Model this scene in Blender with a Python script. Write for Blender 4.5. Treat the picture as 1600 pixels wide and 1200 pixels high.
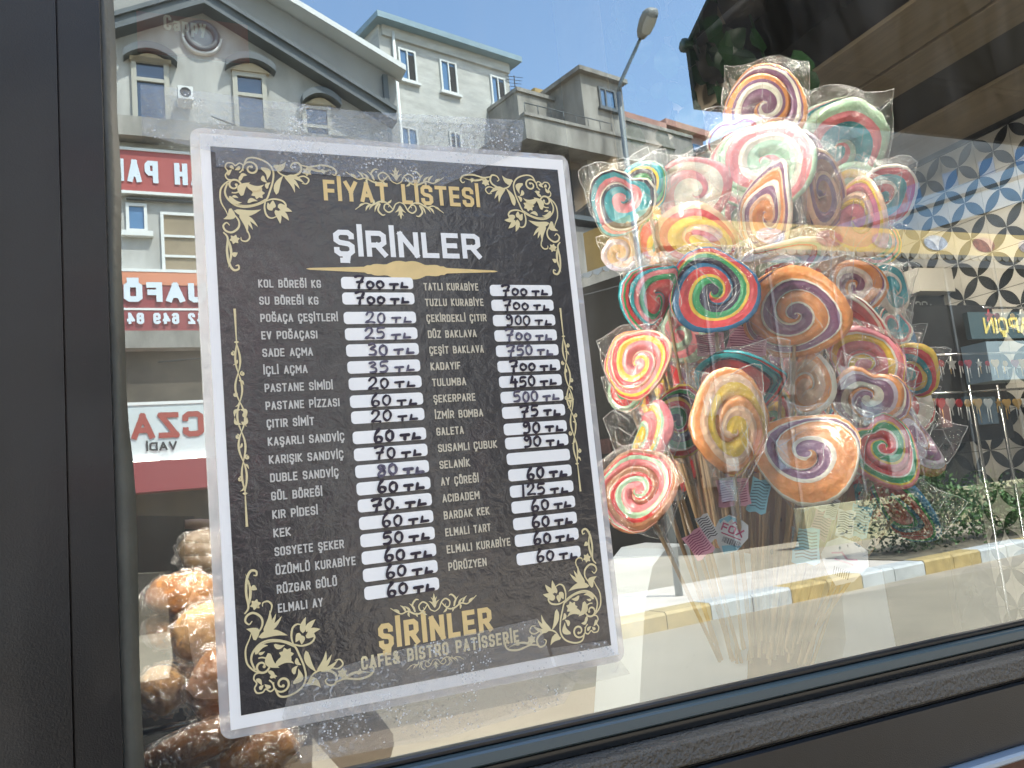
import bpy, math, random
from mathutils import Vector, Matrix, noise
random.seed(7)
PI = math.pi
S = bpy.context.scene
for o in list(bpy.data.objects): bpy.data.objects.remove(o)
COL = S.collection

# ------------------------------------------------------------------ camera, sky, sun, exposure
FPX, YAW, PITCH, ROLL = 1278.2, 0.4040, 0.1338, -0.0974
EYE = Vector((-0.1789, -0.6078, -0.0738))
cyw, syw, cp, sp = math.cos(YAW), math.sin(YAW), math.cos(PITCH), math.sin(PITCH)
FW = Vector((syw*cp, cyw*cp, sp)); r0 = Vector((cyw, -syw, 0)); u0 = r0.cross(FW)
RT = r0*math.cos(ROLL) + u0*math.sin(ROLL); UP = -r0*math.sin(ROLL) + u0*math.cos(ROLL)
cd = bpy.data.cameras.new('camera'); cam = bpy.data.objects.new('camera', cd); COL.objects.link(cam)
cam.matrix_world = Matrix(((RT.x, UP.x, -FW.x, EYE.x), (RT.y, UP.y, -FW.y, EYE.y), (RT.z, UP.z, -FW.z, EYE.z), (0, 0, 0, 1)))
cd.sensor_fit = 'HORIZONTAL'; cd.sensor_width = 36; cd.lens = 36*FPX/1600
cd.clip_start = 0.02; cd.clip_end = 2000
cd.dof.use_dof = False
S.camera = cam

w = bpy.data.worlds.new('World'); S.world = w; w.use_nodes = True
nt = w.node_tree; bg = nt.nodes['Background']
sky = nt.nodes.new('ShaderNodeTexSky'); sky.sky_type = 'NISHITA'; sky.sun_disc = False
TOSUN = Vector((0.30, 0.45, 0.84)).normalized()
sky.sun_elevation = math.asin(TOSUN.z); sky.sun_rotation = math.atan2(TOSUN.x, TOSUN.y)
sky.air_density = 1.25; sky.dust_density = 1.3; sky.ozone_density = 1.7
nt.links.new(sky.outputs[0], bg.inputs[0]); bg.inputs[1].default_value = 0.15
sd = bpy.data.lights.new('sun', 'SUN'); sd.energy = 2.8; sd.angle = math.radians(0.5); sd.color = (1, 0.955, 0.88)
sun = bpy.data.objects.new('sun', sd); COL.objects.link(sun)
sun.rotation_euler = TOSUN.to_track_quat('Z', 'Y').to_euler()
S.view_settings.view_transform = 'Standard'; S.view_settings.look = 'None'
S.view_settings.exposure = 2.02; S.view_settings.gamma = 1; S.view_settings.use_curve_mapping = False
S.render.engine = 'CYCLES'
S.cycles.transparent_max_bounces = 40; S.cycles.max_bounces = 9; S.cycles.glossy_bounces = 5
S.cycles.diffuse_bounces = 3; S.cycles.caustics_reflective = False; S.cycles.caustics_refractive = False
S.cycles.use_denoising = True
S.cycles.sample_clamp_indirect = 6

GZ = -1.70          # street level
# ------------------------------------------------------------------ measuring helpers
def ray(px, py): return FW + RT*((px-800)/FPX) - UP*((py-600)/FPX)
def hit(px, py, ax, v):
    d = ray(px, py); return EYE + d*((v-EYE[ax])/d[ax])
def at(px, py, y): return hit(px, py, 1, y)

# ------------------------------------------------------------------ materials
MATS = {}
def mat(name, col, rough=0.6, metal=0.0, var=0.0, vscale=8.0, bump=0.0, bscale=60.0, coat=0.0, spec=0.5, var2=None, sss=0.0, stretch=None, vdetail=6):
    if name in MATS: return MATS[name]
    m = bpy.data.materials.new(name); m.use_nodes = True; n = m.node_tree; b = n.nodes['Principled BSDF']
    b.inputs['Base Color'].default_value = (*col, 1); b.inputs['Roughness'].default_value = rough
    b.inputs['Metallic'].default_value = metal; b.inputs['Coat Weight'].default_value = coat
    b.inputs['Coat Roughness'].default_value = 0.08
    b.inputs['Specular IOR Level'].default_value = spec
    if sss: b.inputs['Subsurface Weight'].default_value = sss; b.inputs['Subsurface Scale'].default_value = 0.006
    tc = n.nodes.new('ShaderNodeTexCoord'); src = tc.outputs['Object']
    if stretch:
        mp = n.nodes.new('ShaderNodeMapping'); mp.inputs['Scale'].default_value = stretch
        n.links.new(src, mp.inputs[0]); src = mp.outputs[0]
    if var:
        t = n.nodes.new('ShaderNodeTexNoise'); t.inputs['Scale'].default_value = vscale; t.inputs['Detail'].default_value = vdetail
        t.inputs['Roughness'].default_value = 0.62
        n.links.new(src, t.inputs['Vector'])
        r = n.nodes.new('ShaderNodeValToRGB'); r.color_ramp.elements[0].position = 0.34; r.color_ramp.elements[1].position = 0.66
        c2 = var2 if var2 else tuple(c*(1-var) for c in col)
        r.color_ramp.elements[0].color = (*c2, 1); r.color_ramp.elements[1].color = (*[min(1, c*(1+var*0.35)) for c in col], 1)
        n.links.new(t.outputs['Fac'], r.inputs[0]); n.links.new(r.outputs[0], b.inputs['Base Color'])
    if bump:
        t = n.nodes.new('ShaderNodeTexNoise'); t.inputs['Scale'].default_value = bscale; t.inputs['Detail'].default_value = 4
        n.links.new(src, t.inputs['Vector'])
        bp = n.nodes.new('ShaderNodeBump'); bp.inputs['Strength'].default_value = bump; bp.inputs['Distance'].default_value = 0.01
        n.links.new(t.outputs['Fac'], bp.inputs['Height']); n.links.new(bp.outputs[0], b.inputs['Normal'])
    MATS[name] = m; return m

def film(name, tint=(1, 1, 1), haze=0.06, gloss=0.12, rough=0.08, bscale=40, bump=0.4, facing=True, hcol=(0.9, 0.9, 0.9), top=.55):
    """thin clear plastic: mostly see-through, a glossy share that grows at grazing angles, a little milky haze"""
    if name in MATS: return MATS[name]
    m = bpy.data.materials.new(name); m.use_nodes = True; n = m.node_tree; n.nodes.clear()
    out = n.nodes.new('ShaderNodeOutputMaterial'); tr = n.nodes.new('ShaderNodeBsdfTransparent'); tr.inputs[0].default_value = (*tint, 1)
    gl = n.nodes.new('ShaderNodeBsdfGlossy'); gl.inputs['Roughness'].default_value = rough; gl.inputs[0].default_value = (1, 1, 1, 1)
    df = n.nodes.new('ShaderNodeBsdfDiffuse'); df.inputs[0].default_value = (*hcol, 1)
    m1 = n.nodes.new('ShaderNodeMixShader'); m2 = n.nodes.new('ShaderNodeMixShader')
    tc = n.nodes.new('ShaderNodeTexCoord')
    if bump:
        t = n.nodes.new('ShaderNodeTexNoise'); t.inputs['Scale'].default_value = bscale; t.inputs['Detail'].default_value = 3; t.inputs['Distortion'].default_value = 1.5
        n.links.new(tc.outputs['Object'], t.inputs['Vector'])
        bp = n.nodes.new('ShaderNodeBump'); bp.inputs['Strength'].default_value = bump; bp.inputs['Distance'].default_value = 0.01
        n.links.new(t.outputs['Fac'], bp.inputs['Height']); n.links.new(bp.outputs[0], gl.inputs['Normal'])
    m1.inputs[0].default_value = haze
    n.links.new(tr.outputs[0], m1.inputs[1]); n.links.new(df.outputs[0], m1.inputs[2])
    if facing:
        lw = n.nodes.new('ShaderNodeLayerWeight'); lw.inputs[0].default_value = 0.35
        mr = n.nodes.new('ShaderNodeMapRange'); mr.inputs['To Min'].default_value = gloss; mr.inputs['To Max'].default_value = min(1, gloss+top)
        n.links.new(lw.outputs['Facing'], mr.inputs['Value']); n.links.new(mr.outputs[0], m2.inputs[0])
    else: m2.inputs[0].default_value = gloss
    n.links.new(m1.outputs[0], m2.inputs[1]); n.links.new(gl.outputs[0], m2.inputs[2]); n.links.new(m2.outputs[0], out.inputs[0])
    MATS[name] = m; return m

def emis(name, col, s):
    if name in MATS: return MATS[name]
    m = bpy.data.materials.new(name); m.use_nodes = True; b = m.node_tree.nodes['Principled BSDF']
    b.inputs['Base Color'].default_value = (*col, 1)
    b.inputs['Emission Color'].default_value = (*col, 1); b.inputs['Emission Strength'].default_value = s
    MATS[name] = m; return m

# ------------------------------------------------------------------ mesh helpers
class MB:
    def __init__(s): s.v = []; s.f = []; s.m = []; s.sm = []
    def add(s, vs, fs, mi=0, smooth=False):
        k = len(s.v); s.v += [Vector(v) for v in vs]
        for f in fs: s.f.append([k+i for i in f]); s.m.append(mi); s.sm.append(smooth)
    def box(s, a, b, mi=0):
        x0, y0, z0 = a; x1, y1, z1 = b
        s.add([(x0,y0,z0),(x1,y0,z0),(x1,y1,z0),(x0,y1,z0),(x0,y0,z1),(x1,y0,z1),(x1,y1,z1),(x0,y1,z1)],
              [(0,3,2,1),(4,5,6,7),(0,1,5,4),(1,2,6,5),(2,3,7,6),(3,0,4,7)], mi)
    def obox(s, O, X, Y, Z, mi=0):
        O = Vector(O); X = Vector(X); Y = Vector(Y); Z = Vector(Z)
        s.add([O, O+X, O+X+Y, O+Y, O+Z, O+X+Z, O+X+Y+Z, O+Y+Z], [(0,3,2,1),(4,5,6,7),(0,1,5,4),(1,2,6,5),(2,3,7,6),(3,0,4,7)], mi)
    def prism(s, poly, O, X, Y, N, t, mi=0, smooth=False, cap=True):
        """poly of (a,b) in the frame O,X,Y, thickness t along N"""
        n = len(poly); O = Vector(O)
        A = [O + X*a + Y*b for a, b in poly]; B = [q + N*t for q in A]
        s.add(A+B, [list(range(n))[::-1], list(range(n, 2*n))] + [(i, (i+1) % n, n+(i+1) % n, n+i) for i in range(n)], mi, smooth)
    def tube(s, pts, rad, seg=8, mi=0, smooth=True, caps=True):
        pts = [Vector(p) for p in pts]; n = len(pts)
        rs = rad if isinstance(rad, (list, tuple)) else [rad]*n
        vs = []; ref = None
        for i, p in enumerate(pts):
            t = (pts[min(i+1, n-1)] - pts[max(i-1, 0)]); t = t.normalized() if t.length > 1e-9 else Vector((0, 0, 1))
            if ref is None: ref = t.orthogonal().normalized()
            ref = (ref - t*ref.dot(t)); ref = ref.normalized() if ref.length > 1e-6 else t.orthogonal().normalized()
            bb = t.cross(ref)
            for k in range(seg):
                a = 2*PI*k/seg; vs.append(p + (ref*math.cos(a) + bb*math.sin(a))*rs[i])
        fs = [(i*seg+k, i*seg+(k+1) % seg, (i+1)*seg+(k+1) % seg, (i+1)*seg+k) for i in range(n-1) for k in range(seg)]
        if caps: fs += [list(range(seg))[::-1], [(n-1)*seg+k for k in range(seg)]]
        s.add(vs, fs, mi, smooth)
    def build(s, name, mats, parent=None, flip=False, kind=None):
        me = bpy.data.meshes.new(name)
        vs = s.v; off = Vector((0, 0, 0))
        if flip: vs = [Vector((v.x, -v.y, v.z)) for v in vs]
        if parent is not None: off = parent.get('_o', None); off = Vector(off) if off is not None else Vector((0, 0, 0))
        vs = [v - off for v in vs]
        me.from_pydata([tuple(v) for v in vs], [], [f[::-1] for f in s.f] if flip else s.f)
        for m in (mats if isinstance(mats, (list, tuple)) else [mats]): me.materials.append(m)
        me.polygons.foreach_set('material_index', s.m); me.polygons.foreach_set('use_smooth', s.sm)
        me.update()
        o = bpy.data.objects.new(name, me); COL.objects.link(o)
        if parent is not None: o.parent = parent; o['_o'] = tuple(off)
        if kind: o['kind'] = kind
        return o

def thing(name, label, cat, loc=(0, 0, 0), group=None, flip=False):
    o = bpy.data.objects.new(name, None); COL.objects.link(o); o.empty_display_size = 0.05
    loc = Vector(loc)
    if flip: loc.y = -loc.y
    o.location = loc; o['_o'] = tuple(loc); o['label'] = label; o['category'] = cat
    if group: o['group'] = group
    return o
def tag(o, label, cat, group=None):
    o['label'] = label; o['category'] = cat
    if group: o['group'] = group
    return o
def struct(o): o['kind'] = 'structure'; return o

def catmull(pts, k=5, closed=False):
    n = len(pts); out = []
    P = [Vector((p[0], p[1], 0)) for p in pts]
    rng = range(n if closed else n-1)
    for i in rng:
        if closed: a, b, c, d = P[(i-1) % n], P[i], P[(i+1) % n], P[(i+2) % n]
        else: a, b, c, d = P[max(i-1, 0)], P[i], P[i+1], P[min(i+2, n-1)]
        for j in range(k):
            t = j/k
            q = 0.5*((2*b) + (c-a)*t + (2*a-5*b+4*c-d)*t*t + (3*b-a-3*c+d)*t*t*t)
            out.append((q.x, q.y))
    if not closed: out.append((P[-1].x, P[-1].y))
    return out

LAY = [0.0]
def ribbon(mb, pts, wid, O, X, Y, N, mi=0, closed=False, roundcap=False):
    """flat stroke along pts (2-D, frame O,X,Y); wid number or per-point list; every stroke lies 15 micrometres above the last"""
    LAY[0] = (LAY[0] + 1.5e-5) % 6e-4
    off = N*LAY[0]
    n = len(pts); ws = wid if isinstance(wid, (list, tuple)) else [wid]*n
    L = []; R = []
    for i in range(n):
        p = Vector(pts[i][:2])
        a = Vector(pts[(i-1) % n][:2]) if (closed or i > 0) else None
        b = Vector(pts[(i+1) % n][:2]) if (closed or i < n-1) else None
        d1 = (p-a).normalized() if a is not None and (p-a).length > 1e-9 else None
        d2 = (b-p).normalized() if b is not None and (b-p).length > 1e-9 else None
        if d1 is None: d1 = d2
        if d2 is None: d2 = d1
        if d1 is None: return
        n1 = Vector((-d1.y, d1.x)); n2 = Vector((-d2.y, d2.x)); m = n1+n2
        m = m.normalized() if m.length > 1e-5 else n1
        c = max(0.5, m.dot(n1)); h = ws[i]/2/c
        L.append(p + m*h); R.append(p - m*h)
    vs = [O + X*q.x + Y*q.y + off + N*(i*2.5e-6) for i, q in enumerate(L)] + [O + X*q.x + Y*q.y + off + N*(i*2.5e-6) for i, q in enumerate(R)]
    LAY[0] += n*2.5e-6
    fs = [(i, n+i, n+(i+1) % n, (i+1) % n) for i in range(n if closed else n-1)]
    mb.add(vs, fs, mi)
    if roundcap:
        for i in (0, n-1):
            c = Vector(pts[i][:2]); LAY[0] += 1.2e-5; of = N*LAY[0]
            vs = [O + X*(c.x+ws[i]/2*math.cos(a*PI/4)) + Y*(c.y+ws[i]/2*math.sin(a*PI/4)) + of for a in range(8)]
            mb.add(vs, [list(range(8))], mi)

def blob(mb, pts, O, X, Y, N, mi=0):
    LAY[0] = (LAY[0] + 1.5e-5) % 6e-4
    c = (sum(p[0] for p in pts)/len(pts), sum(p[1] for p in pts)/len(pts)); off = N*LAY[0]
    vs = [O + X*c[0] + Y*c[1] + off] + [O + X*p[0] + Y*p[1] + off for p in pts]; n = len(pts)
    mb.add(vs, [(0, 1+i, 1+(i+1) % n) for i in range(n)], mi)

# square technical lettering, drawn as strokes
RND = [(0,.12),(0,.88),(.12,1),(.44,1),(.56,.88),(.56,.12),(.44,0),(.12,0)]
GL = {
 'A': (.58, [[(0,0),(.29,1),(.58,0)], [(.1,.3),(.48,.3)]]),
 'B': (.56, [[(0,0),(0,1),(.42,1),(.53,.89),(.53,.63),(.42,.52),(.0,.52)], [(.42,.52),(.56,.4),(.56,.12),(.44,0),(-.03,0)]]),
 'C': (.54, [[(.54,.78),(.54,.88),(.42,1),(.12,1),(0,.88),(0,.12),(.12,0),(.42,0),(.54,.12),(.54,.22)]]),
 'D': (.56, [[(0,-.02),(0,1),(.42,1),(.56,.86),(.56,.14),(.42,0),(-.02,0)]]),
 'E': (.48, [[(.48,1),(0,1),(0,0),(.48,0)], [(0,.5),(.42,.5)]]),
 'F': (.46, [[(.46,1),(0,1),(0,0)], [(0,.48),(.42,.48)]]),
 'G': (.56, [[(.56,.78),(.56,.88),(.44,1),(.12,1),(0,.88),(0,.12),(.12,0),(.44,0),(.56,.12),(.56,.46),(.3,.46)]]),
 'H': (.56, [[(0,0),(0,1)], [(.56,0),(.56,1)], [(0,.5),(.56,.5)]]),
 'I': (.0, [[(0,0),(0,1)]]),
 'K': (.54, [[(0,0),(0,1)], [(.5,1),(.05,.5),(.54,0)]]),
 'L': (.46, [[(0,1),(0,0),(.46,0)]]),
 'M': (.72, [[(0,0),(0,1),(.36,.38),(.72,1),(.72,0)]]),
 'N': (.58, [[(0,0),(0,1),(.58,0),(.58,1)]]),
 'O': (.56, [RND+['c']]),
 'P': (.55, [[(0,0),(0,1),(.42,1),(.55,.88),(.55,.54),(.42,.42),(.0,.42)]]),
 'R': (.56, [[(0,0),(0,1),(.42,1),(.55,.88),(.55,.56),(.42,.44),(.0,.44)], [(.28,.44),(.56,0)]]),
 'S': (.54, [[(.54,.8),(.54,.88),(.42,1),(.12,1),(0,.88),(0,.64),(.12,.53),(.42,.47),(.54,.36),(.54,.12),(.42,0),(.12,0),(0,.12),(0,.2)]]),
 'T': (.56, [[(0,1),(.56,1)], [(.28,1),(.28,0)]]),
 'U': (.56, [[(0,1),(0,.12),(.12,0),(.44,0),(.56,.12),(.56,1)]]),
 'V': (.56, [[(0,1),(.28,0),(.56,1)]]),
 'X': (.56, [[(0,1),(.56,0)], [(.56,1),(0,0)]]),
 'Y': (.58, [[(0,1),(.29,.46),(.58,1)], [(.29,.46),(.29,0)]]),
 'Z': (.52, [[(0,1),(.52,1),(0,0),(.52,0)]]),
 '&': (.62, [[(.62,0),(.1,.78),(.1,.9),(.2,1),(.36,1),(.46,.88),(.42,.7),(.02,.36),(0,.14),(.14,0),(.34,0),(.58,.34),(.58,.46)]]),
 '+': (.4, [[(0,.5),(.4,.5)], [(.2,.3),(.2,.7)]]),
 '0': (.52, [[(0,.12),(0,.88),(.12,1),(.4,1),(.52,.88),(.52,.12),(.4,0),(.12,0),'c']]),
 '2': (.52, [[(0,.8),(0,.88),(.12,1),(.4,1),(.52,.88),(.52,.64),(0,.06),(0,0),(.54,0)]]),
 '3': (.52, [[(0,.86),(.12,1),(.4,1),(.52,.88),(.52,.62),(.4,.52),(.16,.52)], [(.4,.52),(.52,.4),(.52,.12),(.4,0),(.12,0),(0,.14)]]),
 '4': (.56, [[(.4,0),(.4,1),(0,.3),(.56,.3)]]),
 '6': (.52, [[(.5,.9),(.4,1),(.12,1),(0,.88),(0,.12),(.12,0),(.4,0),(.52,.12),(.52,.44),(.4,.56),(0,.56)]]),
 '8': (.52, [[(.12,.53),(0,.64),(0,.88),(.12,1),(.4,1),(.52,.88),(.52,.64),(.4,.53),(.12,.53),(0,.4),(0,.12),(.12,0),(.4,0),(.52,.12),(.52,.4),(.4,.53)]]),
 '9': (.52, [[(.02,.1),(.12,0),(.4,0),(.52,.12),(.52,.88),(.4,1),(.12,1),(0,.88),(0,.56),(.12,.45),(.52,.45)]]),
 ' ': (.30, []),
 'a': (.46, [[(.04,.62),(.4,.62),(.44,.5),(.44,0)], [(.44,.38),(.08,.36),(0,.2),(.08,0),(.44,.06)]]), 'p': (.46, [[(0,.64),(0,-.32)], [(0,.6),(.36,.62),(.46,.5),(.46,.12),(.36,0),(0,.02)]]), 'y': (.44, [[(0,.64),(.22,.02)], [(.44,.64),(.12,-.32)]]),
}
CED = [(.28,0),(.28,-.13),(.37,-.17),(.35,-.3),(.18,-.3)]
DD = lambda x: [(x,1.17),(x,1.3)]
GL['Ç'] = (.54, GL['C'][1]+[CED]); GL['Ş'] = (.54, GL['S'][1]+[CED])
GL['İ'] = (.0, GL['I'][1]+[DD(0)]); GL['Ö'] = (.56, GL['O'][1]+[DD(.15), DD(.41)]); GL['Ü'] = (.56, GL['U'][1]+[DD(.15), DD(.41)])
GL['Ğ'] = (.56, GL['G'][1]+[[(.12,1.34),(.2,1.18),(.36,1.18),(.44,1.34)]])

def seg_strokes(pts):
    out = [[pts[0]]]
    for i in range(1, len(pts)):
        out[-1].append(pts[i])
        if i < len(pts)-1:
            a = Vector(pts[i])-Vector(pts[i-1]); b_ = Vector(pts[i+1])-Vector(pts[i])
            if a.length > 1e-9 and b_.length > 1e-9 and a.normalized().dot(b_.normalized()) < .25: out.append([pts[i]])
    return out
def letter(mb, s, O, X, Y, N, h, width, stroke, mi=0, gap=.26):
    """the word s with its baseline starting at O, cap height h, squeezed or stretched to width"""
    G = stroke*1.62; adv = sum(GL[c][0] for c in s); kx = (width-stroke-G*(len(s)-1))/adv; hh = h-stroke; x = stroke/2; y = stroke/2
    for c in s:
        gw, st = GL[c]
        for q in st:
            cl = q[-1] == 'c'; pts = [(x+a[0]*kx, y+a[1]*hh) for a in (q[:-1] if cl else q)]
            for pp_ in ([pts] if cl else seg_strokes(pts)):
                if not cl:      # lengthen the ends so that corners look square
                    for e, f in ((0, 1), (-1, -2)):
                        d = Vector(pp_[e])-Vector(pp_[f])
                        if d.length > 1e-7: d = d.normalized()*stroke*0.46; pp_[e] = (pp_[e][0]+d.x, pp_[e][1]+d.y)
                ribbon(mb, pp_, stroke, O, X, Y, N, mi, closed=cl)
        x += gw*kx+G

# ------------------------------------------------------------------ the setting inside and around the shop
XW = 2.82; ZC = 1.138; XL = -1.6; YB = 2.6; GX0 = -0.2117; GZ0 = -0.2521; GX1 = 2.80; GZ1 = 1.10
m_pave = mat('pale_concrete_paving', (.36, .30, .22), .85, var=.22, vscale=1.1, bump=.3, bscale=9)
m_road = mat('dusty_road', (.30, .25, .175), .9, var=.16, vscale=.7, bump=.3, bscale=30)
m_soil = mat('median_soil', (.16, .13, .085), .95, var=.5, vscale=4)
m_dwall = mat('dark_shop_wall', (.03, .03, .03), .6, var=.3, vscale=2)
m_bwall = mat('brown_shop_wall', (.05, .045, .04), .6, var=.3, vscale=3)
m_floor = mat('shop_floor_tile', (.20, .17, .13), .25, var=.25, vscale=3)
m_black = mat('black_slat', (.012, .011, .010), .5)
m_beige = mat('oak_slat', (.36, .29, .20), .6, var=.14, vscale=4, stretch=(14, .6, 1))
m_plaster = mat('plaster', (.55, .52, .46), .8, var=.1, vscale=2)

b = MB(); b.box((-300, -320, GZ-.3), (300, 320, GZ)); struct(b.build('ground', m_pave))
# carriageway between the shop pavement and the median, and the far one (real side is -y)
b = MB(); b.box((-60, -7.45, GZ+.001), (60, -3.0, GZ+.005)); b.box((-60, -13.0, GZ+.001), (60, -9.6, GZ+.005)); struct(b.build('road', m_road))
b = MB(); b.box((XL, .02, GZ+.01), (XW, YB, GZ+.03)); struct(b.build('shop_floor', m_floor))

# shell of the shop building
sh = thing('shop_building', 'dark clad shop front building that holds the display window', 'shop', (0, .1, GZ))
b = MB()
b.box((XL-.2, .09, GZ), (GX0-.03, .30, 3.2)); b.box((GX1+.03, .09, GZ), (9, .30, 3.2))
b.box((GX0-.03, .09, GZ), (GX1+.03, .30, -.47)); b.box((GX0-.03, .09, GZ1+.04), (GX1+.03, .30, 3.2))
b.build('front_wall', mat('anthracite_cladding', (.045, .05, .056), .45, var=.15, vscale=3, bump=.1, bscale=200), sh)
b = MB(); b.box((XL-.2, .30, GZ), (XL, YB+.2, 3.2)); b.box((XL, YB, GZ), (XW+.2, YB+.2, 3.2)); b.build('wall', m_dwall, sh)
b = MB(); b.box((XL-.2, .09, 3.2), (9, YB+.2, 3.4)); b.build('roof', m_plaster, sh)
# slatted ceiling
xs = [(1.564, 1.725, 1), (1.727, 1.953, 0), (1.953, 1.972, 1), (1.972, 2.152, 0), (2.152, 2.431, 1), (2.433, 2.749, 0), (2.749, 2.84, 1)]
for x0, x1, k in xs:
    b = MB(); dz = .012 if k else 0
    b.box((x0, .31, ZC+dz), (x1, YB-.01, ZC+.05)); b.build('ceiling_slat', m_black if k else m_beige, sh)
b = MB(); b.box((1.55, .31, ZC+.051), (XW, YB-.01, ZC+.07)); b.build('ceiling_board', m_black, sh)
b = MB(); b.box((XL+.01, .31, 2.3), (1.55, YB-.01, 2.35)); b.build('upper_ceiling', m_bwall, sh)
for i in range(4):       # upright slats of the drop in the ceiling
    y0 = .9 + i*.40
    b = MB(); b.box((1.53, y0, ZC-.002+.004*(i % 2)), (1.552, y0+.385, 2.29)); b.build('ceiling_fascia_panel', m_beige if i % 2 else m_black, sh)
# patterned tile wall
T = .153
tw = thing('tiled_side_wall', 'side wall of black and white petal patterned tiles inside the shop, right of the lollipops', 'tiled wall', (XW, .4, GZ))
b = MB(); b.box((XW+.006, .31, GZ+.03), (XW+.1, YB-.01, ZC+.05)); b.build('wall_backing', m_black, tw)
tb = MB(); g = .0012; tb.box((0, g, g), (.005, T-g, T-g), 0)
c0 = Vector((0, T/2, T/2))
for sy, sz in ((1, 1), (1, -1), (-1, 1), (-1, -1)):
    c1 = Vector((0, T/2+sy*T/2*.985, T/2+sz*T/2*.985)); d = c1-c0; nn = Vector((0, -d.z, d.y)).normalized()
    pts = []
    for i in range(9): t = i/8; pts.append(c0+d*t+nn*(.021*math.sin(PI*t)**.8))
    for i in range(7, 0, -1): t = i/8; pts.append(c0+d*t-nn*(.021*math.sin(PI*t)**.8))
    off = Vector((-.0006, 0, 0)); tb.add([q+off for q in pts], [list(range(len(pts)))[::-1]], 1)
m_tw = mat('cream_tile_glaze', (.54, .52, .47), .22, var=.1, vscale=5); m_tb = mat('black_tile_glaze', (.016, .018, .018), .22)
TY0 = EYE.y + 3.0*.708; TZ0 = EYE.z + 3.0*.354
cells = []
for j in range(-6, 24):
    for k in range(-2, 18):
        y = TY0 + j*T; z = TZ0 + T - k*T
        if y < .35 or y > YB-.2 or z < GZ+.05: continue
        top = z+T > ZC+.012
        P = Vector((XW, y+T/2, z+T/2))-EYE; q = P.dot(FW); px = 800+FPX*P.dot(RT)/q; py = 600-FPX*P.dot(UP)/q
        if top and z+T*.5 > ZC: continue
        inv = 1370 < px < 1625 and -20 < py < 1090
        cells.append((0 if inv else 1, q, y, z))
cells.sort(); tile0 = None; rest = MB()
for n_, (k, q, y, z) in enumerate(cells):
    if n_ < 298:
        if tile0 is None:
            tile0 = tb.build('tile', [m_tw, m_tb]); tile0.parent = tw; o = tile0
        else:
            o = tile0.copy(); COL.objects.link(o); o.parent = tw
        o.location = Vector((XW-.001+random.uniform(-.0004, .0004), y, z)) - Vector(tw['_o'])
    else:
        kk = len(rest.v); rest.v += [v+Vector((XW, y, z)) for v in tb.v]; rest.f += [[kk+i for i in f] for f in tb.f]; rest.m += tb.m; rest.sm += tb.sm
if rest.v: rest.build('tile_field', [m_tw, m_tb], tw, kind='stuff')

# ------------------------------------------------------------------ window: frame and pane
wn = thing('shop_window', 'large shop window in an anthracite aluminium frame with street reflections in its glass', 'window', (0, 0, GZ0))
m_alu = mat('anthracite_powder_coat', (.007, .009, .012), .30, var=.45, vscale=7, bump=.10, bscale=900, coat=.12, spec=.45)
m_alu2 = mat('weathered_rail_coat', (.115, .103, .086), .55, var=.12, vscale=20, bump=.9, bscale=230)
m_gask = mat('grey_silicone', (.085, .088, .076), .5, var=.25, vscale=22, bump=.12, bscale=120)
m_rub = mat('black_rubber', (.012, .012, .013), .35)
m_bead = mat('satin_glazing_bead', (.055, .085, .10), .28)
def rail(name, z0, z1, y0, y1, m, bev=.0015):
    q = MB(); x0, x1 = GX0, GX1
    pr = [(y0+bev, z0), (y0, z0+bev), (y0, z1-bev), (y0+bev, z1), (y1, z1), (y1, z0)]
    q.prism([(a, c) for a, c in pr][::-1], (x0, 0, 0), Vector((0, 1, 0)), Vector((0, 0, 1)), Vector((1, 0, 0)), x1-x0)
    return q.build(name, m, wn)
zb = GZ0
rail('glazing_gasket', zb-.0045, zb+.0006, -.0045, .004, m_rub)
rail('glazing_bead', zb-.0150, zb-.0046, -.013, .004, m_bead)
rail('bead_shadow_gap', zb-.0245, zb-.0151, -.0105, .004, mat('bead_face', (.018, .02, .022), .12, metal=.2))  # dark strip between the glazing bead and the bottom rail
rail('bottom_rail', zb-.0445, zb-.0246, -.030, .004, m_alu2, .0025)
rail('rail_groove', zb-.0475, zb-.0446, -.0265, .004, m_rub)
zl0 = at(1550, 1181, -.03).z
rail('lower_panel', zl0, zb-.0476, -.029, .004, m_alu, .002)
rail('drip_ledge', zl0-.0075, zl0-.0002, -.040, .004, mat('pale_aluminium_ledge', (.38, .45, .52), .35, metal=.2), .002)
rail('base_cladding', GZ+.002, zl0-.0077, -.022, .004, mat('reddish_base_cladding', (.16, .075, .055), .7, var=.4, vscale=30), .002)
b = MB(); b.box((-.2375, -.020, GZ), (-.2118, .06, 3.0)); b.build('jamb', m_alu, wn)
b = MB(); b.box((-.2386, -.0165, GZ), (-.2376, .05, 3.0)); b.build('jamb_groove', m_rub, wn)
b = MB(); b.box((-.62, -.0205, GZ), (-.2387, .06, 3.0)); b.build('door_stile', m_alu, wn)
# uneven bead of silicone down the left edge of the glass
b = MB(); n = 60; vs = []
for i in range(n+1):
    z = zb + (GZ1-zb)*i/n; wd = .0085 + .0022*noise.noise(Vector((0, 3.1, z*14))) + (.006*max(0, noise.noise(Vector((0, 9.1, z*6)))) if z < .05 else 0) + .004*max(0, -z)*2
    vs += [(GX0, -.014, z), (GX0+wd*.45, -.007, z), (GX0+wd, -.0002, z), (GX0, -.0002, z)]
b.add(vs, [(i*4+k, i*4+(k+1) % 4, i*4+4+(k+1) % 4, i*4+4+k) for i in range(n) for k in range(4)], 0, True)
b.build('silicone_bead', m_gask, wn)
b = MB(); b.box((GX0, -.02, GZ1), (GX1, .06, GZ1+.06)); b.box((GX1, -.02, GZ), (GX1+.05, .06, GZ1+.06)); b.build('outer_frame', m_alu, wn)
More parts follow.
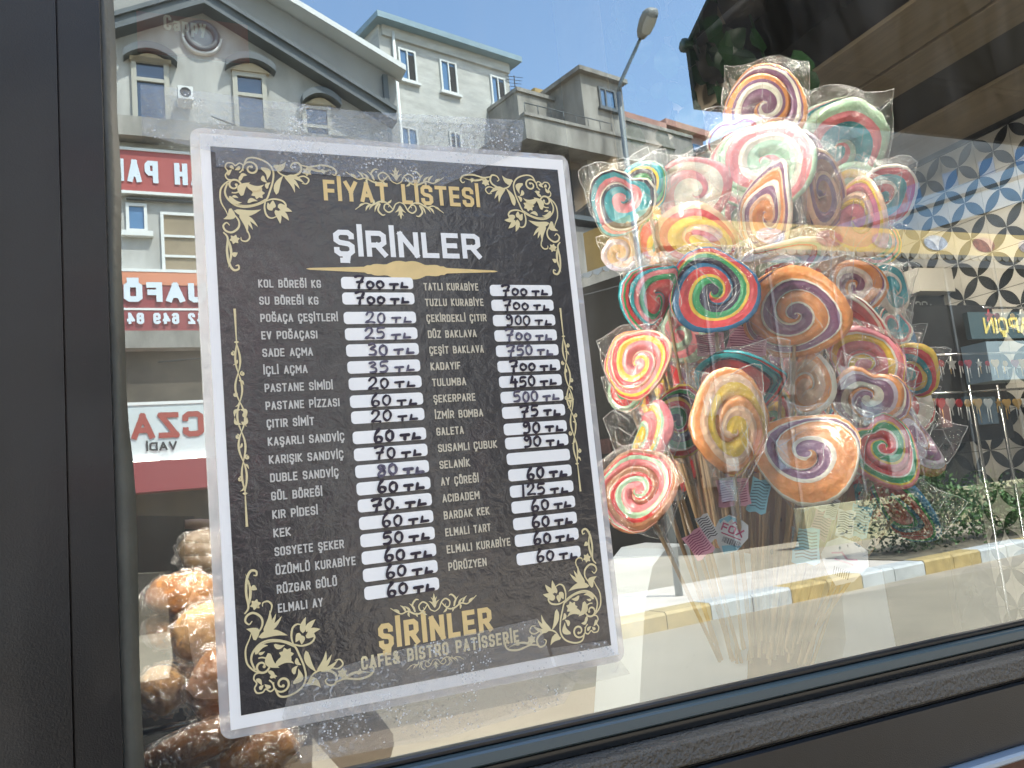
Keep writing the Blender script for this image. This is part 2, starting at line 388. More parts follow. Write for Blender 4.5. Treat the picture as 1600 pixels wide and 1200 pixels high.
# the glass: solar coating on the street side, mirror-like and partly see-through
gm = bpy.data.materials.new('coated_glass'); gm.use_nodes = True; n_ = gm.node_tree; n_.nodes.clear()
out = n_.nodes.new('ShaderNodeOutputMaterial'); tr = n_.nodes.new('ShaderNodeBsdfTransparent'); gl = n_.nodes.new('ShaderNodeBsdfGlossy')
tr.inputs[0].default_value = (.97, .985, .97, 1); gl.inputs['Roughness'].default_value = .0; gl.inputs[0].default_value = (.90, .99, 1.0, 1)
mx = n_.nodes.new('ShaderNodeMixShader'); lw_ = n_.nodes.new('ShaderNodeLayerWeight'); fr = n_.nodes.new('ShaderNodeMath'); fr.operation = 'POWER'; fr.inputs[1].default_value = 5; n_.links.new(lw_.outputs['Facing'], fr.inputs[0])
mr = n_.nodes.new('ShaderNodeMapRange'); mr.inputs['From Min'].default_value = 0; mr.inputs['From Max'].default_value = 1
GLASS_R = .345
mr.inputs['To Min'].default_value = GLASS_R; mr.inputs['To Max'].default_value = 1
tn = n_.nodes.new('ShaderNodeTexNoise'); tn.inputs['Scale'].default_value = 1.6; tn.inputs['Detail'].default_value = 1
tcn = n_.nodes.new('ShaderNodeTexCoord'); n_.links.new(tcn.outputs['Object'], tn.inputs[0])
bpn = n_.nodes.new('ShaderNodeBump'); bpn.inputs['Strength'].default_value = .012; bpn.inputs['Distance'].default_value = .004
n_.links.new(tn.outputs['Fac'], bpn.inputs['Height']); n_.links.new(bpn.outputs[0], gl.inputs['Normal'])
n_.links.new(fr.outputs[0], mr.inputs['Value']); n_.links.new(mr.outputs[0], mx.inputs[0])
n_.links.new(tr.outputs[0], mx.inputs[1]); n_.links.new(gl.outputs[0], mx.inputs[2])
dd_ = n_.nodes.new('ShaderNodeBsdfDiffuse'); dd_.inputs[0].default_value = (.8, .8, .8, 1); md_ = n_.nodes.new('ShaderNodeMixShader')
mpd = n_.nodes.new('ShaderNodeMapping'); mpd.inputs['Scale'].default_value = (5, 5, 1.2); mpd.inputs['Rotation'].default_value = (0, .5, 0); n_.links.new(tcn.outputs['Object'], mpd.inputs[0])
td = n_.nodes.new('ShaderNodeTexNoise'); td.inputs['Scale'].default_value = 2.2; td.inputs['Detail'].default_value = 9; td.inputs['Roughness'].default_value = .72; td.inputs['Distortion'].default_value = 1.2; n_.links.new(mpd.outputs[0], td.inputs['Vector'])
rd = n_.nodes.new('ShaderNodeMapRange'); rd.inputs['From Min'].default_value = .42; rd.inputs['From Max'].default_value = .75; rd.inputs['To Min'].default_value = .004; rd.inputs['To Max'].default_value = .05; n_.links.new(td.outputs['Fac'], rd.inputs['Value'])
vd = n_.nodes.new('ShaderNodeTexVoronoi'); vd.inputs['Scale'].default_value = 90; n_.links.new(tcn.outputs['Object'], vd.inputs['Vector'])
rv = n_.nodes.new('ShaderNodeMapRange'); rv.inputs['From Min'].default_value = .06; rv.inputs['From Max'].default_value = .02; rv.inputs['To Max'].default_value = .22; n_.links.new(vd.outputs['Distance'], rv.inputs['Value'])
ad_ = n_.nodes.new('ShaderNodeMath'); ad_.operation = 'ADD'; n_.links.new(rd.outputs[0], ad_.inputs[0]); n_.links.new(rv.outputs[0], ad_.inputs[1])
n_.links.new(ad_.outputs[0], md_.inputs[0]); n_.links.new(mx.outputs[0], md_.inputs[1]); n_.links.new(dd_.outputs[0], md_.inputs[2]); n_.links.new(md_.outputs[0], out.inputs[0])
gi = bpy.data.materials.new('clear_glass_back'); gi.use_nodes = True; n_ = gi.node_tree; n_.nodes.clear()
out = n_.nodes.new('ShaderNodeOutputMaterial'); tr = n_.nodes.new('ShaderNodeBsdfTransparent'); tr.inputs[0].default_value = (.98, .99, .98, 1); n_.links.new(tr.outputs[0], out.inputs[0])
b = MB(); b.box((GX0, 0, GZ0-.004), (GX1, .006, GZ1+.004)); b.m = [1, 1, 0, 1, 1, 1]
b.build('pane', [gm, gi], wn)

# ------------------------------------------------------------------ the laminated price list taped to the glass
TH = .0039; PN = Vector((0, -1, 0)); PX = Vector((math.cos(TH), 0, math.sin(TH))); PY = Vector((-math.sin(TH), 0, math.cos(TH)))
PY0 = -.0036
def PO(d=0.0): return Vector((0, PY0-d, 0))
def pc(px, py):
    q = at(px, py, PY0) - PO(); return (q.dot(PX), q.dot(PY))
pl = thing('price_list', 'laminated black and gold price list with handwritten prices, taped on the shop window', 'price list', (0, PY0, -.21))
HW, HH = .1485, .21
def rrect(x0, y0, x1, y1, r, k=5):
    o = []
    for cx_, cy_, a0 in ((x1-r, y1-r, 0), (x0+r, y1-r, 90), (x0+r, y0+r, 180), (x1-r, y0+r, 270)):
        for i in range(k+1):
            a = math.radians(a0+90*i/k); o.append((cx_+r*math.cos(a), cy_+r*math.sin(a)))
    return o
m_lam = film('laminate_edge', haze=.40, gloss=.07, rough=.12, bscale=26, bump=.3, hcol=(.72, .71, .72))
m_paper = mat('laminated_white_paper', (.93, .92, .90), .4, coat=.3, bump=.05, bscale=20)
b = MB(); b.prism(rrect(-HW-.0065, -HH-.0055, HW+.0055, HH+.0045, .008), PO(-.0006), PX, PY, PN, .0007); b.build('laminate', m_lam, pl)
b = MB(); b.prism([(-HW, -HH), (HW, -HH), (HW, HH), (-HW, HH)], PO(.0002), PX, PY, PN, .0003); b.build('paper_sheet', m_paper, pl)
# printed panel: dark crackled marble look
mp = bpy.data.materials.new('printed_dark_marble'); mp.use_nodes = True; n_ = mp.node_tree; bs = n_.nodes['Principled BSDF']
bs.inputs['Roughness'].default_value = .34; bs.inputs['Coat Weight'].default_value = 1; bs.inputs['Coat Roughness'].default_value = .07
tc = n_.nodes.new('ShaderNodeTexCoord')
def nnoise(scale, det=6, dist=0, rough=.6):
    t = n_.nodes.new('ShaderNodeTexNoise'); t.inputs['Scale'].default_value = scale; t.inputs['Detail'].default_value = det
    t.inputs['Distortion'].default_value = dist; t.inputs['Roughness'].default_value = rough; n_.links.new(tc.outputs['Object'], t.inputs[0]); return t.outputs['Fac']
def ramp(src, stops):
    r = n_.nodes.new('ShaderNodeValToRGB'); e = r.color_ramp.elements
    e[0].position, e[0].color = stops[0][0], (*stops[0][1], 1); e[1].position, e[1].color = stops[-1][0], (*stops[-1][1], 1)
    for p_, c_ in stops[1:-1]: q_ = e.new(p_); q_.color = (*c_, 1)
    n_.links.new(src, r.inputs[0]); return r.outputs[0]
def mixc(f, a_, b_, mode='MIX'):
    x = n_.nodes.new('ShaderNodeMix'); x.data_type = 'RGBA'; x.blend_type = mode
    if isinstance(f, (int, float)): x.inputs[0].default_value = f
    else: n_.links.new(f, x.inputs[0])
    for s_, i_ in ((a_, 6), (b_, 7)):
        if isinstance(s_, tuple): x.inputs[i_].default_value = (*s_, 1)
        else: n_.links.new(s_, x.inputs[i_])
    return x.outputs[2]
base = ramp(nnoise(14, 3), [(.3, (.016, .017, .022)), (.55, (.026, .026, .031)), (.75, (.038, .026, .034))])
fine = ramp(nnoise(420, 5, 1.5, .75), [(.45, (0, 0, 0)), (.62, (.05, .045, .042)), (.8, (.12, .11, .10))])
patch = ramp(nnoise(11, 3, 1.0), [(.45, (.12, .12, .12)), (.68, (1, 1, 1))])
c_ = mixc(1.0, base, mixc(1.0, fine, patch, 'MULTIPLY'), 'ADD'); n_.links.new(c_, bs.inputs['Base Color'])
bp = n_.nodes.new('ShaderNodeBump'); bp.inputs['Strength'].default_value = .18; bp.inputs['Distance'].default_value = .004
n_.links.new(nnoise(95, 4, .5), bp.inputs['Height']); n_.links.new(bp.outputs[0], bs.inputs['Normal']); n_.links.new(bp.outputs[0], bs.inputs['Coat Normal'])
DL, DR, DB, DT = -HW+.0070, HW-.0060, -HH+.0083, HH-.0095
b = MB(); b.prism([(DL, DB), (DR, DB), (DR, DT), (DL, DT)], PO(.00055), PX, PY, PN, .0002); b.build('printed_panel', mp, pl)
m_gold = mat('print_pale_gold', (.74, .63, .36), .4, coat=.5)
m_gold2 = mat('print_title_gold', (.78, .57, .25), .4, coat=.5, var=.12, vscale=40)
m_prw = mat('print_white', (.84, .84, .83), .4, coat=.5)
m_prg = mat('print_light_grey', (.58, .56, .52), .4, coat=.5)
m_prg2 = mat('print_warm_grey', (.60, .54, .42), .4, coat=.5)
m_box = mat('price_field_white', (.92, .91, .89), .3, coat=.7)
m_ink = mat('marker_ink', (.018, .012, .03), .4, var=.3, vscale=300)
m_ink2 = mat('worn_marker_ink', (.13, .12, .17), .4, var=.75, vscale=420, var2=(.03, .025, .05))
m_dk = mat('leaf_vein_print', (.03, .03, .035), .4)
PP = .0009
def word(name, s, a, bq, h, stroke, m, parent=pl):
    """s from pixel a (left end, mid height) to pixel bq (right end, mid height), cap height h in metres"""
    A = Vector(pc(*a)); B = Vector(pc(*bq)); q = MB()
    letter(q, s, PO(PP)+PX*A.x+PY*((A.y+B.y)/2-h/2), PX, PY, PN, h, (B-A).x, stroke)
    return q.build(name, m, parent)
word('title_lettering', 'FİYAT LİSTESİ', (505, 298.5), (748, 309), .0168, .0031, m_gold2)
word('name_lettering', 'ŞİRİNLER', (521, 380), (750, 386), .0212, .0041, m_prw)
word('name_lettering', 'ŞİRİNLER', (590.5, 992), (768, 970), .0182, .0037, m_gold2)
word('subtitle_lettering', 'CAFE& BİSTRO PATİSSERİE', (563.5, 1033), (810, 996), .0092, .0017, m_gold)
LW = [('KOL BÖREĞİ KG', 501), ('SU BÖREĞİ KG', 497), ('POĞAÇA ÇEŞİTLERİ', 527.5), ('EV POĞAÇASI', 495.5), ('SADE AÇMA', 488.5), ('İÇLİ AÇMA', 480),
      ('PASTANE SİMİDİ', 519.5), ('PASTANE PİZZASI', 530), ('ÇITIR SİMİT', 490.5), ('KAŞARLI SANDVİÇ', 537.5), ('KARIŞIK SANDVİÇ', 536), ('DUBLE SANDVİÇ', 528.5),
      ('GÜL BÖREĞİ', 503), ('KIR PİDESİ', 496), ('KEK', 454), ('SOSYETE ŞEKER', 537), ('ÜZÜMLÜ KURABİYE', 555), ('RÜZGAR GÜLÜ', 526), ('ELMALI AY', 504)]
LY = [444, 471, 497.5, 524.5, 551.5, 579, 606, 634, 662, 690, 718.5, 747, 775.5, 804, 835, 862, 889, 920, 952]
RW = [('TATLI KURABİYE', 746.5), ('TUZLU KURABİYE', 754.5), ('ÇEKİRDEKLİ ÇITIR', 759), ('DÜZ BAKLAVA', 743.5), ('ÇEŞİT BAKLAVA', 755), ('KADAYIF', 718.5),
      ('TULUMBA', 727.5), ('ŞEKERPARE', 742), ('İZMİR BOMBA', 754), ('GALETA', 723.5), ('SUSAMLI ÇUBUK', 775.5), ('SELANİK', 733.5), ('AY ÇÖREĞİ', 747),
      ('ACIBADEM', 748.5), ('BARDAK KEK', 764), ('ELMALI TART', 766), ('ELMALI KURABİYE', 796.5), ('PÜRÜZYEN', 759.5)]
RX = [661, 663, 665, 667.5, 670, 672, 674.5, 677, 679, 681, 683.5, 686, 688.5, 690.5, 692.5, 694.5, 697.5, 699.5]
RY = [449, 473.5, 497.5, 522, 547.5, 572.5, 598, 623.5, 650, 675, 700.5, 727, 753, 779, 805, 832, 858, 886]
def fitline(xs_, ys_):
    n = len(xs_); mx_ = sum(xs_)/n; my_ = sum(ys_)/n; k = sum((x-mx_)*(y-my_) for x, y in zip(xs_, ys_))/sum((x-mx_)**2 for x in xs_); return lambda x: my_+k*(x-mx_)
for W_, XS, YS, n0, n1 in ((LW, [402+32.5*i/18 for i in range(19)], LY, 0, 0), (RW, RX, RY, 0, 0)):
    P0 = [pc(x, y) for x, y in zip(XS, YS)]
    xl = sum(p_[0] for p_ in P0)/len(P0); fy = fitline(list(range(len(P0))), [p_[1] for p_ in P0])
    for i, ((s_, xe), p_) in enumerate(zip(W_, P0)):
        # end pixel lies on the same paper line: solve its y so that the paper height matches
        yy = YS[i]
        for _ in range(6):
            e = pc(xe, yy); yy += (e[1]-fy(i))*1900
        q = MB(); letter(q, s_, PO(PP)+PX*xl+PY*(fy(i)-.0031), PX, PY, PN, .0061, e[0]-xl, .00104, gap=.3)
        q.build('item_lettering', m_prg if W_ is LW else m_prg2, pl)

HAND = {
 '7': (.5, [[(.02,.88),(.2,.97),(.48,.92),(.36,.6),(.24,.3),(.2,.0)], [(.1,.46),(.42,.5)]]),
 '0': (.42, [[(.22,.86),(.06,.66),(.04,.3),(.18,.06),(.34,.18),(.4,.52),(.34,.8),(.2,.84)]]),
 'o': (.44, [[(.22,.74),(.05,.52),(.06,.22),(.22,.08),(.38,.24),(.40,.52),(.26,.74),(.12,.66)]]),
 '2': (.46, [[(.04,.72),(.16,.94),(.36,.9),(.36,.62),(.18,.3),(.02,.08),(.26,.1),(.44,.06)]]),
 '5': (.46, [[(.44,.92),(.12,.88),(.08,.54),(.3,.58),(.42,.36),(.3,.08),(.02,.06)]]),
 '3': (.42, [[(.06,.86),(.26,.96),(.36,.76),(.16,.54),(.38,.4),(.34,.1),(.04,.08)]]),
 '6': (.46, [[(.3,1.02),(.12,.72),(.04,.34),(.14,.04),(.36,.1),(.38,.36),(.2,.46),(.08,.28)]]),
 '9': (.44, [[(.38,.8),(.18,.96),(.06,.76),(.18,.58),(.38,.76),(.38,.4),(.3,.08),(.06,.04)]]),
 '8': (.44, [[(.34,.84),(.16,.96),(.08,.78),(.36,.4),(.3,.08),(.08,.06),(.06,.3),(.34,.66),(.34,.84)]]),
 '4': (.44, [[(.16,.94),(.04,.44),(.4,.46)], [(.34,.7),(.3,.02)]]),
 '1': (.22, [[(.14,.98),(.1,.0)]]),
 'T': (.46, [[(.0,.6),(.44,.62)], [(.24,.6),(.2,.08)]]),
 'L': (.4, [[(.12,.66),(.06,.12),(.4,.14)]]),
 '.': (.12, [[(.04,.08),(.06,.1)]]), ' ': (.1, []),
}
def hand(s, x0, y0, h, width, wd, rnd, parent, m):
    adv = sum(HAND[c][0]+.14 for c in s)-.14; k = width/adv; q = MB(); x = 0
    for c in s:
        gw, st = HAND[c]; hh = h*(.68 if c in 'TL.' else .88 if c == 'o' else 1)*rnd.uniform(.94, 1.06); dy = rnd.uniform(-.06, .06)*h
        for p_ in st:
            pts = [(x0+(x+a*1.0+rnd.uniform(-.012, .012))*k, y0+dy+(bb+rnd.uniform(-.015, .015))*hh) for a, bb in p_]
            if len(pts) > 3: pts = catmull(pts, 4)
            ww = [wd*(1+.22*math.sin(i*.7+rnd.random())) for i in range(len(pts))]
            ribbon(q, pts, ww, PO(PP+.0010), PX, PY, PN, roundcap=True)
        x += gw+.14
    q.build('handwriting', m, parent)
LV = ['7oo TL', '7oo TL', '20 TL', '25 TL', '30 TL', '35 TL', '20 TL', '60 TL', '20 TL', '60 TL', '70 TL', '80 TL', '60 TL', '70. TL', '60 TL', '50 TL', '60 TL', '60 TL', '60 TL']
RV = ['7oo TL', '7oo TL', '900 TL', '7oo TL', '750 TL', '7oo TL', '450 TL', '500 TL', '75 TL', '90 TL', '90 TL', '', '60 TL', '125 TL', '60 TL', '60 TL', '60 TL', '60 TL']
LBY = [443, 467, 497, 522, 547, 573, 598.5, 625.5, 650, 681, 707, 733, 759.5, 785.5, 812.5, 839, 865.5, 892, 919.5]
RBY = [454.5, 477.5, 501, 524.5, 548, 572, 595.5, 619.5, 643, 668.5, 690, 714, 739, 764, 788.5, 814, 839.5, 868]
FAINT = {2, 3, 4, 5, 11}
rb = random.Random(5)
for VAL, BY, XA, XB in ((LV, LBY, (533.5, 567), (645, 685)), (RV, RBY, (765, 805), (861.5, 905))):
    n = len(VAL)
    lx = [pc(XA[0]+(XA[1]-XA[0])*i/(n-1), BY[i]) for i in range(n)]; rx = [pc(XB[0]+(XB[1]-XB[0])*i/(n-1), BY[i]-2) for i in range(n)]
    x0 = sum(p_[0] for p_ in lx)/n; x1 = sum(p_[0] for p_ in rx)/n
    for i in range(n):
        xm = XA[0]+(XA[1]-XA[0])*i/(n-1); xm2 = XB[0]+(XB[1]-XB[0])*i/(n-1)
        yc = pc((xm+xm2)/2, BY[i])[1]; h = .0094
        q = MB(); q.prism(rrect(x0, yc-h/2, x1, yc+h/2, .0027, 4), PO(.00078), PX, PY, PN, .0005)
        bx = q.build('price_field', m_box, pl)
        if VAL[i]:
            wd_ = (x1-x0)*(.62 if len(VAL[i]) < 6 else .72)
            m_ = m_ink2 if (VAL is LV and (i in FAINT)) or (VAL is RV and i in (3, 4, 7)) else m_ink
            hand(VAL[i], x0+(x1-x0)*(.90-(.62 if len(VAL[i]) < 6 else .72))+rb.uniform(-.001, .001), yc-h*.48, h*.98, wd_, .0016*rb.uniform(.85, 1.2)*(1.15 if i > 8 else 1), rb, bx, m_)

# printed ornaments -------------------------------------------------
def leaf2(q, a, bq, wd, bend=0.0, mi=0, tip=.65):
    a = Vector(a); bq = Vector(bq); d = bq-a; n = Vector((-d.y, d.x)).normalized()
    L_ = []; R_ = []
    for i in range(9):
        t = i/8; c = a+d*t+n*bend*d.length*math.sin(PI*t); ww = wd*math.sin(PI*min(1, t**tip))**.9/2
        L_.append(c+n*ww); R_.append(c-n*ww)
    blob(q, [(p_.x, p_.y) for p_ in L_+R_[::-1][1:-1]], PO(PP), PX, PY, PN, mi)
def curl(q, c, r, a0, turns, wd, sgn=1, shrink=.25, blobend=True):
    pts = []; N_ = int(22*turns)+4
    for i in range(N_+1):
        t = i/N_; rr = r*(1-(1-shrink)*t); a = math.radians(a0)+sgn*2*PI*turns*t; pts.append((c[0]+rr*math.cos(a), c[1]+rr*math.sin(a)))
    ribbon(q, pts, [wd*(.8+.5*math.sin(PI*i/N_)) for i in range(N_+1)], PO(PP), PX, PY, PN)
    if blobend:
        e = pts[-1]; blob(q, [(e[0]+wd*.95*math.cos(k*PI/4), e[1]+wd*.95*math.sin(k*PI/4)) for k in range(8)], PO(PP), PX, PY, PN)
def sw(q, pts, wd, taper=True):
    c = catmull(pts, 6); n = len(c)
    ribbon(q, c, [wd*(.45+.75*math.sin(PI*min(1, .1+.9*i/(n-1)))) if taper else wd for i in range(n)], PO(PP), PX, PY, PN)
def flower(q, c, r, n=6, ph=0.):
    for k in range(n):
        a = ph+2*PI*k/n; leaf2(q, c, (c[0]+r*math.cos(a), c[1]+r*math.sin(a)), r*.75, 0)
CX_ = (DL+DR)/2; CY_ = (DB+DT)/2
def corner(sx, sz):
    # traced from the top left corner in photograph pixels (4x), mirrored to the other corners
    class Q_(MB): pass
    q = MB()
    def z(x, y):
        u_, v_ = pc(290+x/4, 200+y/4); return (CX_+(u_-CX_)*sx, CY_+(v_-CY_)*sz)
    Z = lambda L: [z(*a) for a in L]
    u = .000145     # metres per zoomed pixel, about
    sg = sx*sz
    sw(q, Z([(330,330),(270,335),(225,375),(215,420),(222,470),(250,520),(268,560)]), 7*u)
    sw(q, Z([(262,345),(245,400),(262,445),(310,485),(370,497),(440,485),(500,455),(525,400),(545,330),(545,270),(510,222),(440,192),(385,195),(365,235)]), 9*u, False)
    sw(q, Z([(245,395),(262,440),(315,478),(375,488),(440,478),(500,448)]), 5*u, False)
    for cc, rr, a0, s_ in (((408,258),42,200,1), ((303,362),42,250,-1)):
        curl(q, z(*cc), rr*u, a0 if sx > 0 else 180-a0, 1.35, 8*u, s_*-sg) if sz > 0 else curl(q, z(*cc), rr*u, -(a0 if sx > 0 else 180-a0), 1.35, 8*u, s_*-sg)
    # knot in the very corner
    sw(q, Z([(300,330),(262,325),(248,300),(262,275),(247,250),(258,225),(290,225),(310,240),(335,225),(358,240),(352,268),(335,285)]), 7*u, False)
    for a, bb in (((262,300),(290,262)), ((275,240),(300,262)), ((340,245),(306,266)), ((335,335),(372,288)), ((340,300),(385,300))): leaf2(q, z(*a), z(*bb), 18*u, .1)
    # loose scroll towards the middle
    sw(q, Z([(500,452),(492,500),(505,548),(535,567),(570,555)]), 8*u)
    sw(q, Z([(497,462),(545,448),(600,458),(625,485),(615,515),(595,512)]), 8*u)
    for a, bb in (((540,520),(512,470)), ((560,515),(590,602)), ((580,520),(645,583)), ((585,510),(665,527)), ((575,500),(625,490)), ((550,505),(545,455))): leaf2(q, z(*a), z(*bb), 28*u, .08)
    # inside leaves and flower
    for a, bb, ww, bd in (((345,430),(402,345),40,.22), ((372,355),(490,358),34,-.25), ((470,250),(508,330),34,.3), ((270,430),(352,470),30,-.25), ((385,470),(450,462),22,.2),
                          ((505,385),(530,345),20,.2), ((290,430),(330,440),14,.1), ((480,300),(510,345),22,-.2)): leaf2(q, z(*a), z(*bb), ww*u, bd*sg)
    flower(q, z(450,408), 36*u, 7)
    # arm to the right
    for a, bb, ww, bd in (((565,420),(610,300),30,.1), ((545,245),(625,215),34,-.25), ((615,300),(682,408),24,.12), ((625,305),(712,385),22,.1), ((635,300),(745,352),22,.1), ((600,260),(560,262),20,.1),
                          ((735,235),(930,262),12,-.14), ((845,262),(865,292),22,.1)): leaf2(q, z(*a), z(*bb), ww*u, bd*sg)
    sw(q, Z([(690,318),(735,305),(768,325),(755,352),(725,350)]), 7*u)
    sw(q, Z([(560,255),(590,290),(640,308),(700,292),(722,262),(705,225),(670,225),(655,248),(672,262)]), 9*u)
    sw(q, Z([(715,235),(770,248),(850,238),(915,252),(940,280),(930,300),(912,292)]), 9*u)
    flower(q, z(758,276), 26*u, 6, .4)
    # arm downwards
    for a, bb, ww, bd in (((300,520),(472,512),34,-.12), ((285,505),(235,572),40,.3), ((335,545),(385,662),24,.12), ((335,545),(420,640),22,.1), ((340,545),(452,622),22,.1),
                          ((262,690),(265,880),13,.1), ((295,805),(325,782),24,.1)): leaf2(q, z(*a), z(*bb), ww*u, bd*sg)
    sw(q, Z([(385,640),(400,685),(380,710),(350,705),(345,685)]), 7*u)
    sw(q, Z([(290,530),(330,580),(330,625),(290,655),(250,645),(235,615),(255,595),(275,612)]), 9*u)
    sw(q, Z([(235,655),(262,690),(258,770),(272,850),(300,890),(330,885),(330,862),(312,865)]), 10*u)
    flower(q, z(305,700), 26*u, 6, .2)
    q.build('corner_ornament', m_gold, pl)
for a in (1, -1):
    for c in (1, -1): corner(a, c)
def crest(cx, cz, half, hgt, up):
    q = MB()
    P_ = lambda x, y, s: (cx+s*x*half, cz+up*y*hgt)
    leaf2(q, P_(0, -.25, 1), P_(0, .62, 1), .20*hgt*1.2, 0)
    for s in (1, -1):
        leaf2(q, P_(.0, -.2, s), P_(.075, .42, s), .14*hgt, .12*s*up); leaf2(q, P_(.0, -.2, s), P_(.13, .2, s), .12*hgt, .12*s*up)
        sw(q, [P_(*a, s) for a in ((.0, -.45), (.1, -.3), (.17, .05), (.27, .2), (.36, 0), (.33, -.28), (.25, -.25), (.26, -.1))], .075*hgt)
        sw(q, [P_(*a, s) for a in ((.17, .0), (.3, -.38), (.45, -.42), (.62, -.2), (.78, -.28), (1.0, .12))], .085*hgt)
        sw(q, [P_(*a, s) for a in ((.44, -.3), (.5, .1), (.42, .38), (.35, .36))], .09*hgt)
        for a, bb in (((.45, -.35), (.58, .25)), ((.55, -.3), (.70, .12)), ((.66, -.22), (.78, .2)), ((.42, -.35), (.40, -.62)), ((.6, -.25), (.58, -.55)), ((.8, -.25), (.93, .02)), ((.28, -.35), (.18, -.58))):
            leaf2(q, P_(*a, s), P_(*bb, s), .13*hgt, .12*s)
    q.build('crest_ornament', m_gold, pl)
a = pc(618, 275); crest(a[0], a[1]-.001, .040, .0135, 1)
a = pc(625, 330); crest(a[0], a[1]+.001, .036, .0135, -1)
a = pc(678, 943); crest(a[0], a[1], .0335, .0125, 1)
a = pc(680, 1036); crest(a[0], a[1], .022, .007, -1)
# tapering divider under the name
a = Vector(pc(478, 420)); e = Vector(pc(777, 425)); q = MB(); N_ = 60; pts = []; y_ = (a.y+e.y)/2
prof = lambda t: .0006+.0016*min(1, (1-abs(t))/.55)+(.0013 if abs(t) < .42 else 0)+(.0012*abs(math.sin(t*16)) if abs(t) < .36 else 0)+.0032*max(0, 1-(t/.24)**2)
top_ = []; bot_ = []
for i in range(N_+1):
    t = -1+2*i/N_; x_ = a.x+(e.x-a.x)*i/N_; h_ = prof(t)*(1 if abs(t) < .995 else .1); top_.append((x_, y_+h_)); bot_.append((x_, y_-h_))
vs = [PO(PP)+PX*p_[0]+PY*p_[1] for p_ in top_+bot_]; q.add(vs, [(N_+1+i, N_+2+i, i+1, i) for i in range(N_)]); q.build('divider_ornament', m_gold2, pl)
def side(pa, pb, s):
    q = MB(); A = Vector(pc(*pa)); B = Vector(pc(*pb)); L_ = A.y-B.y; x0 = (A.x+B.x)/2
    W_ = lambda t, dx: (x0+s*dx, A.y-t*L_)
    for t0, t1 in ((0, .15), (1, .86)): ribbon(q, [W_(t0, 0), W_(t1, 0)], [.0017, .0008], PO(PP), PX, PY, PN)
    for t in (.158, .852): blob(q, [W_(t-.008, 0), W_(t, .0018), W_(t+.008, 0), W_(t, -.0018)], PO(PP), PX, PY, PN)
    for ph, am in ((0, .0026), (PI, .0021)):
        pts = [W_(.165+.68*i/80, am*math.sin(ph+i/80*PI*5)*(.5+.6*math.sin(PI*i/80))) for i in range(81)]
        ribbon(q, pts, [.0011*(.6+.7*abs(math.sin(ph+i/80*PI*5))) for i in range(81)], PO(PP), PX, PY, PN)
    for k in range(7):
        t = .21+.096*k; d = 1 if k % 2 else -1
        curl(q, W_(t, .0030*d), .0017, 90, .9, .0009, d)
        leaf2(q, W_(t+.03, 0), W_(t+.055, .0034*d), .0016, .2)
    for d in (1, -1): leaf2(q, W_(.47, 0), W_(.505, .004*d), .0024, .3*d); leaf2(q, W_(.54, 0), W_(.505, .004*d), .0024, -.3*d)
    q.build('side_ornament', m_gold, pl)
side((366, 483), (386, 823), 1); side((875, 482), (905, 768), -1)

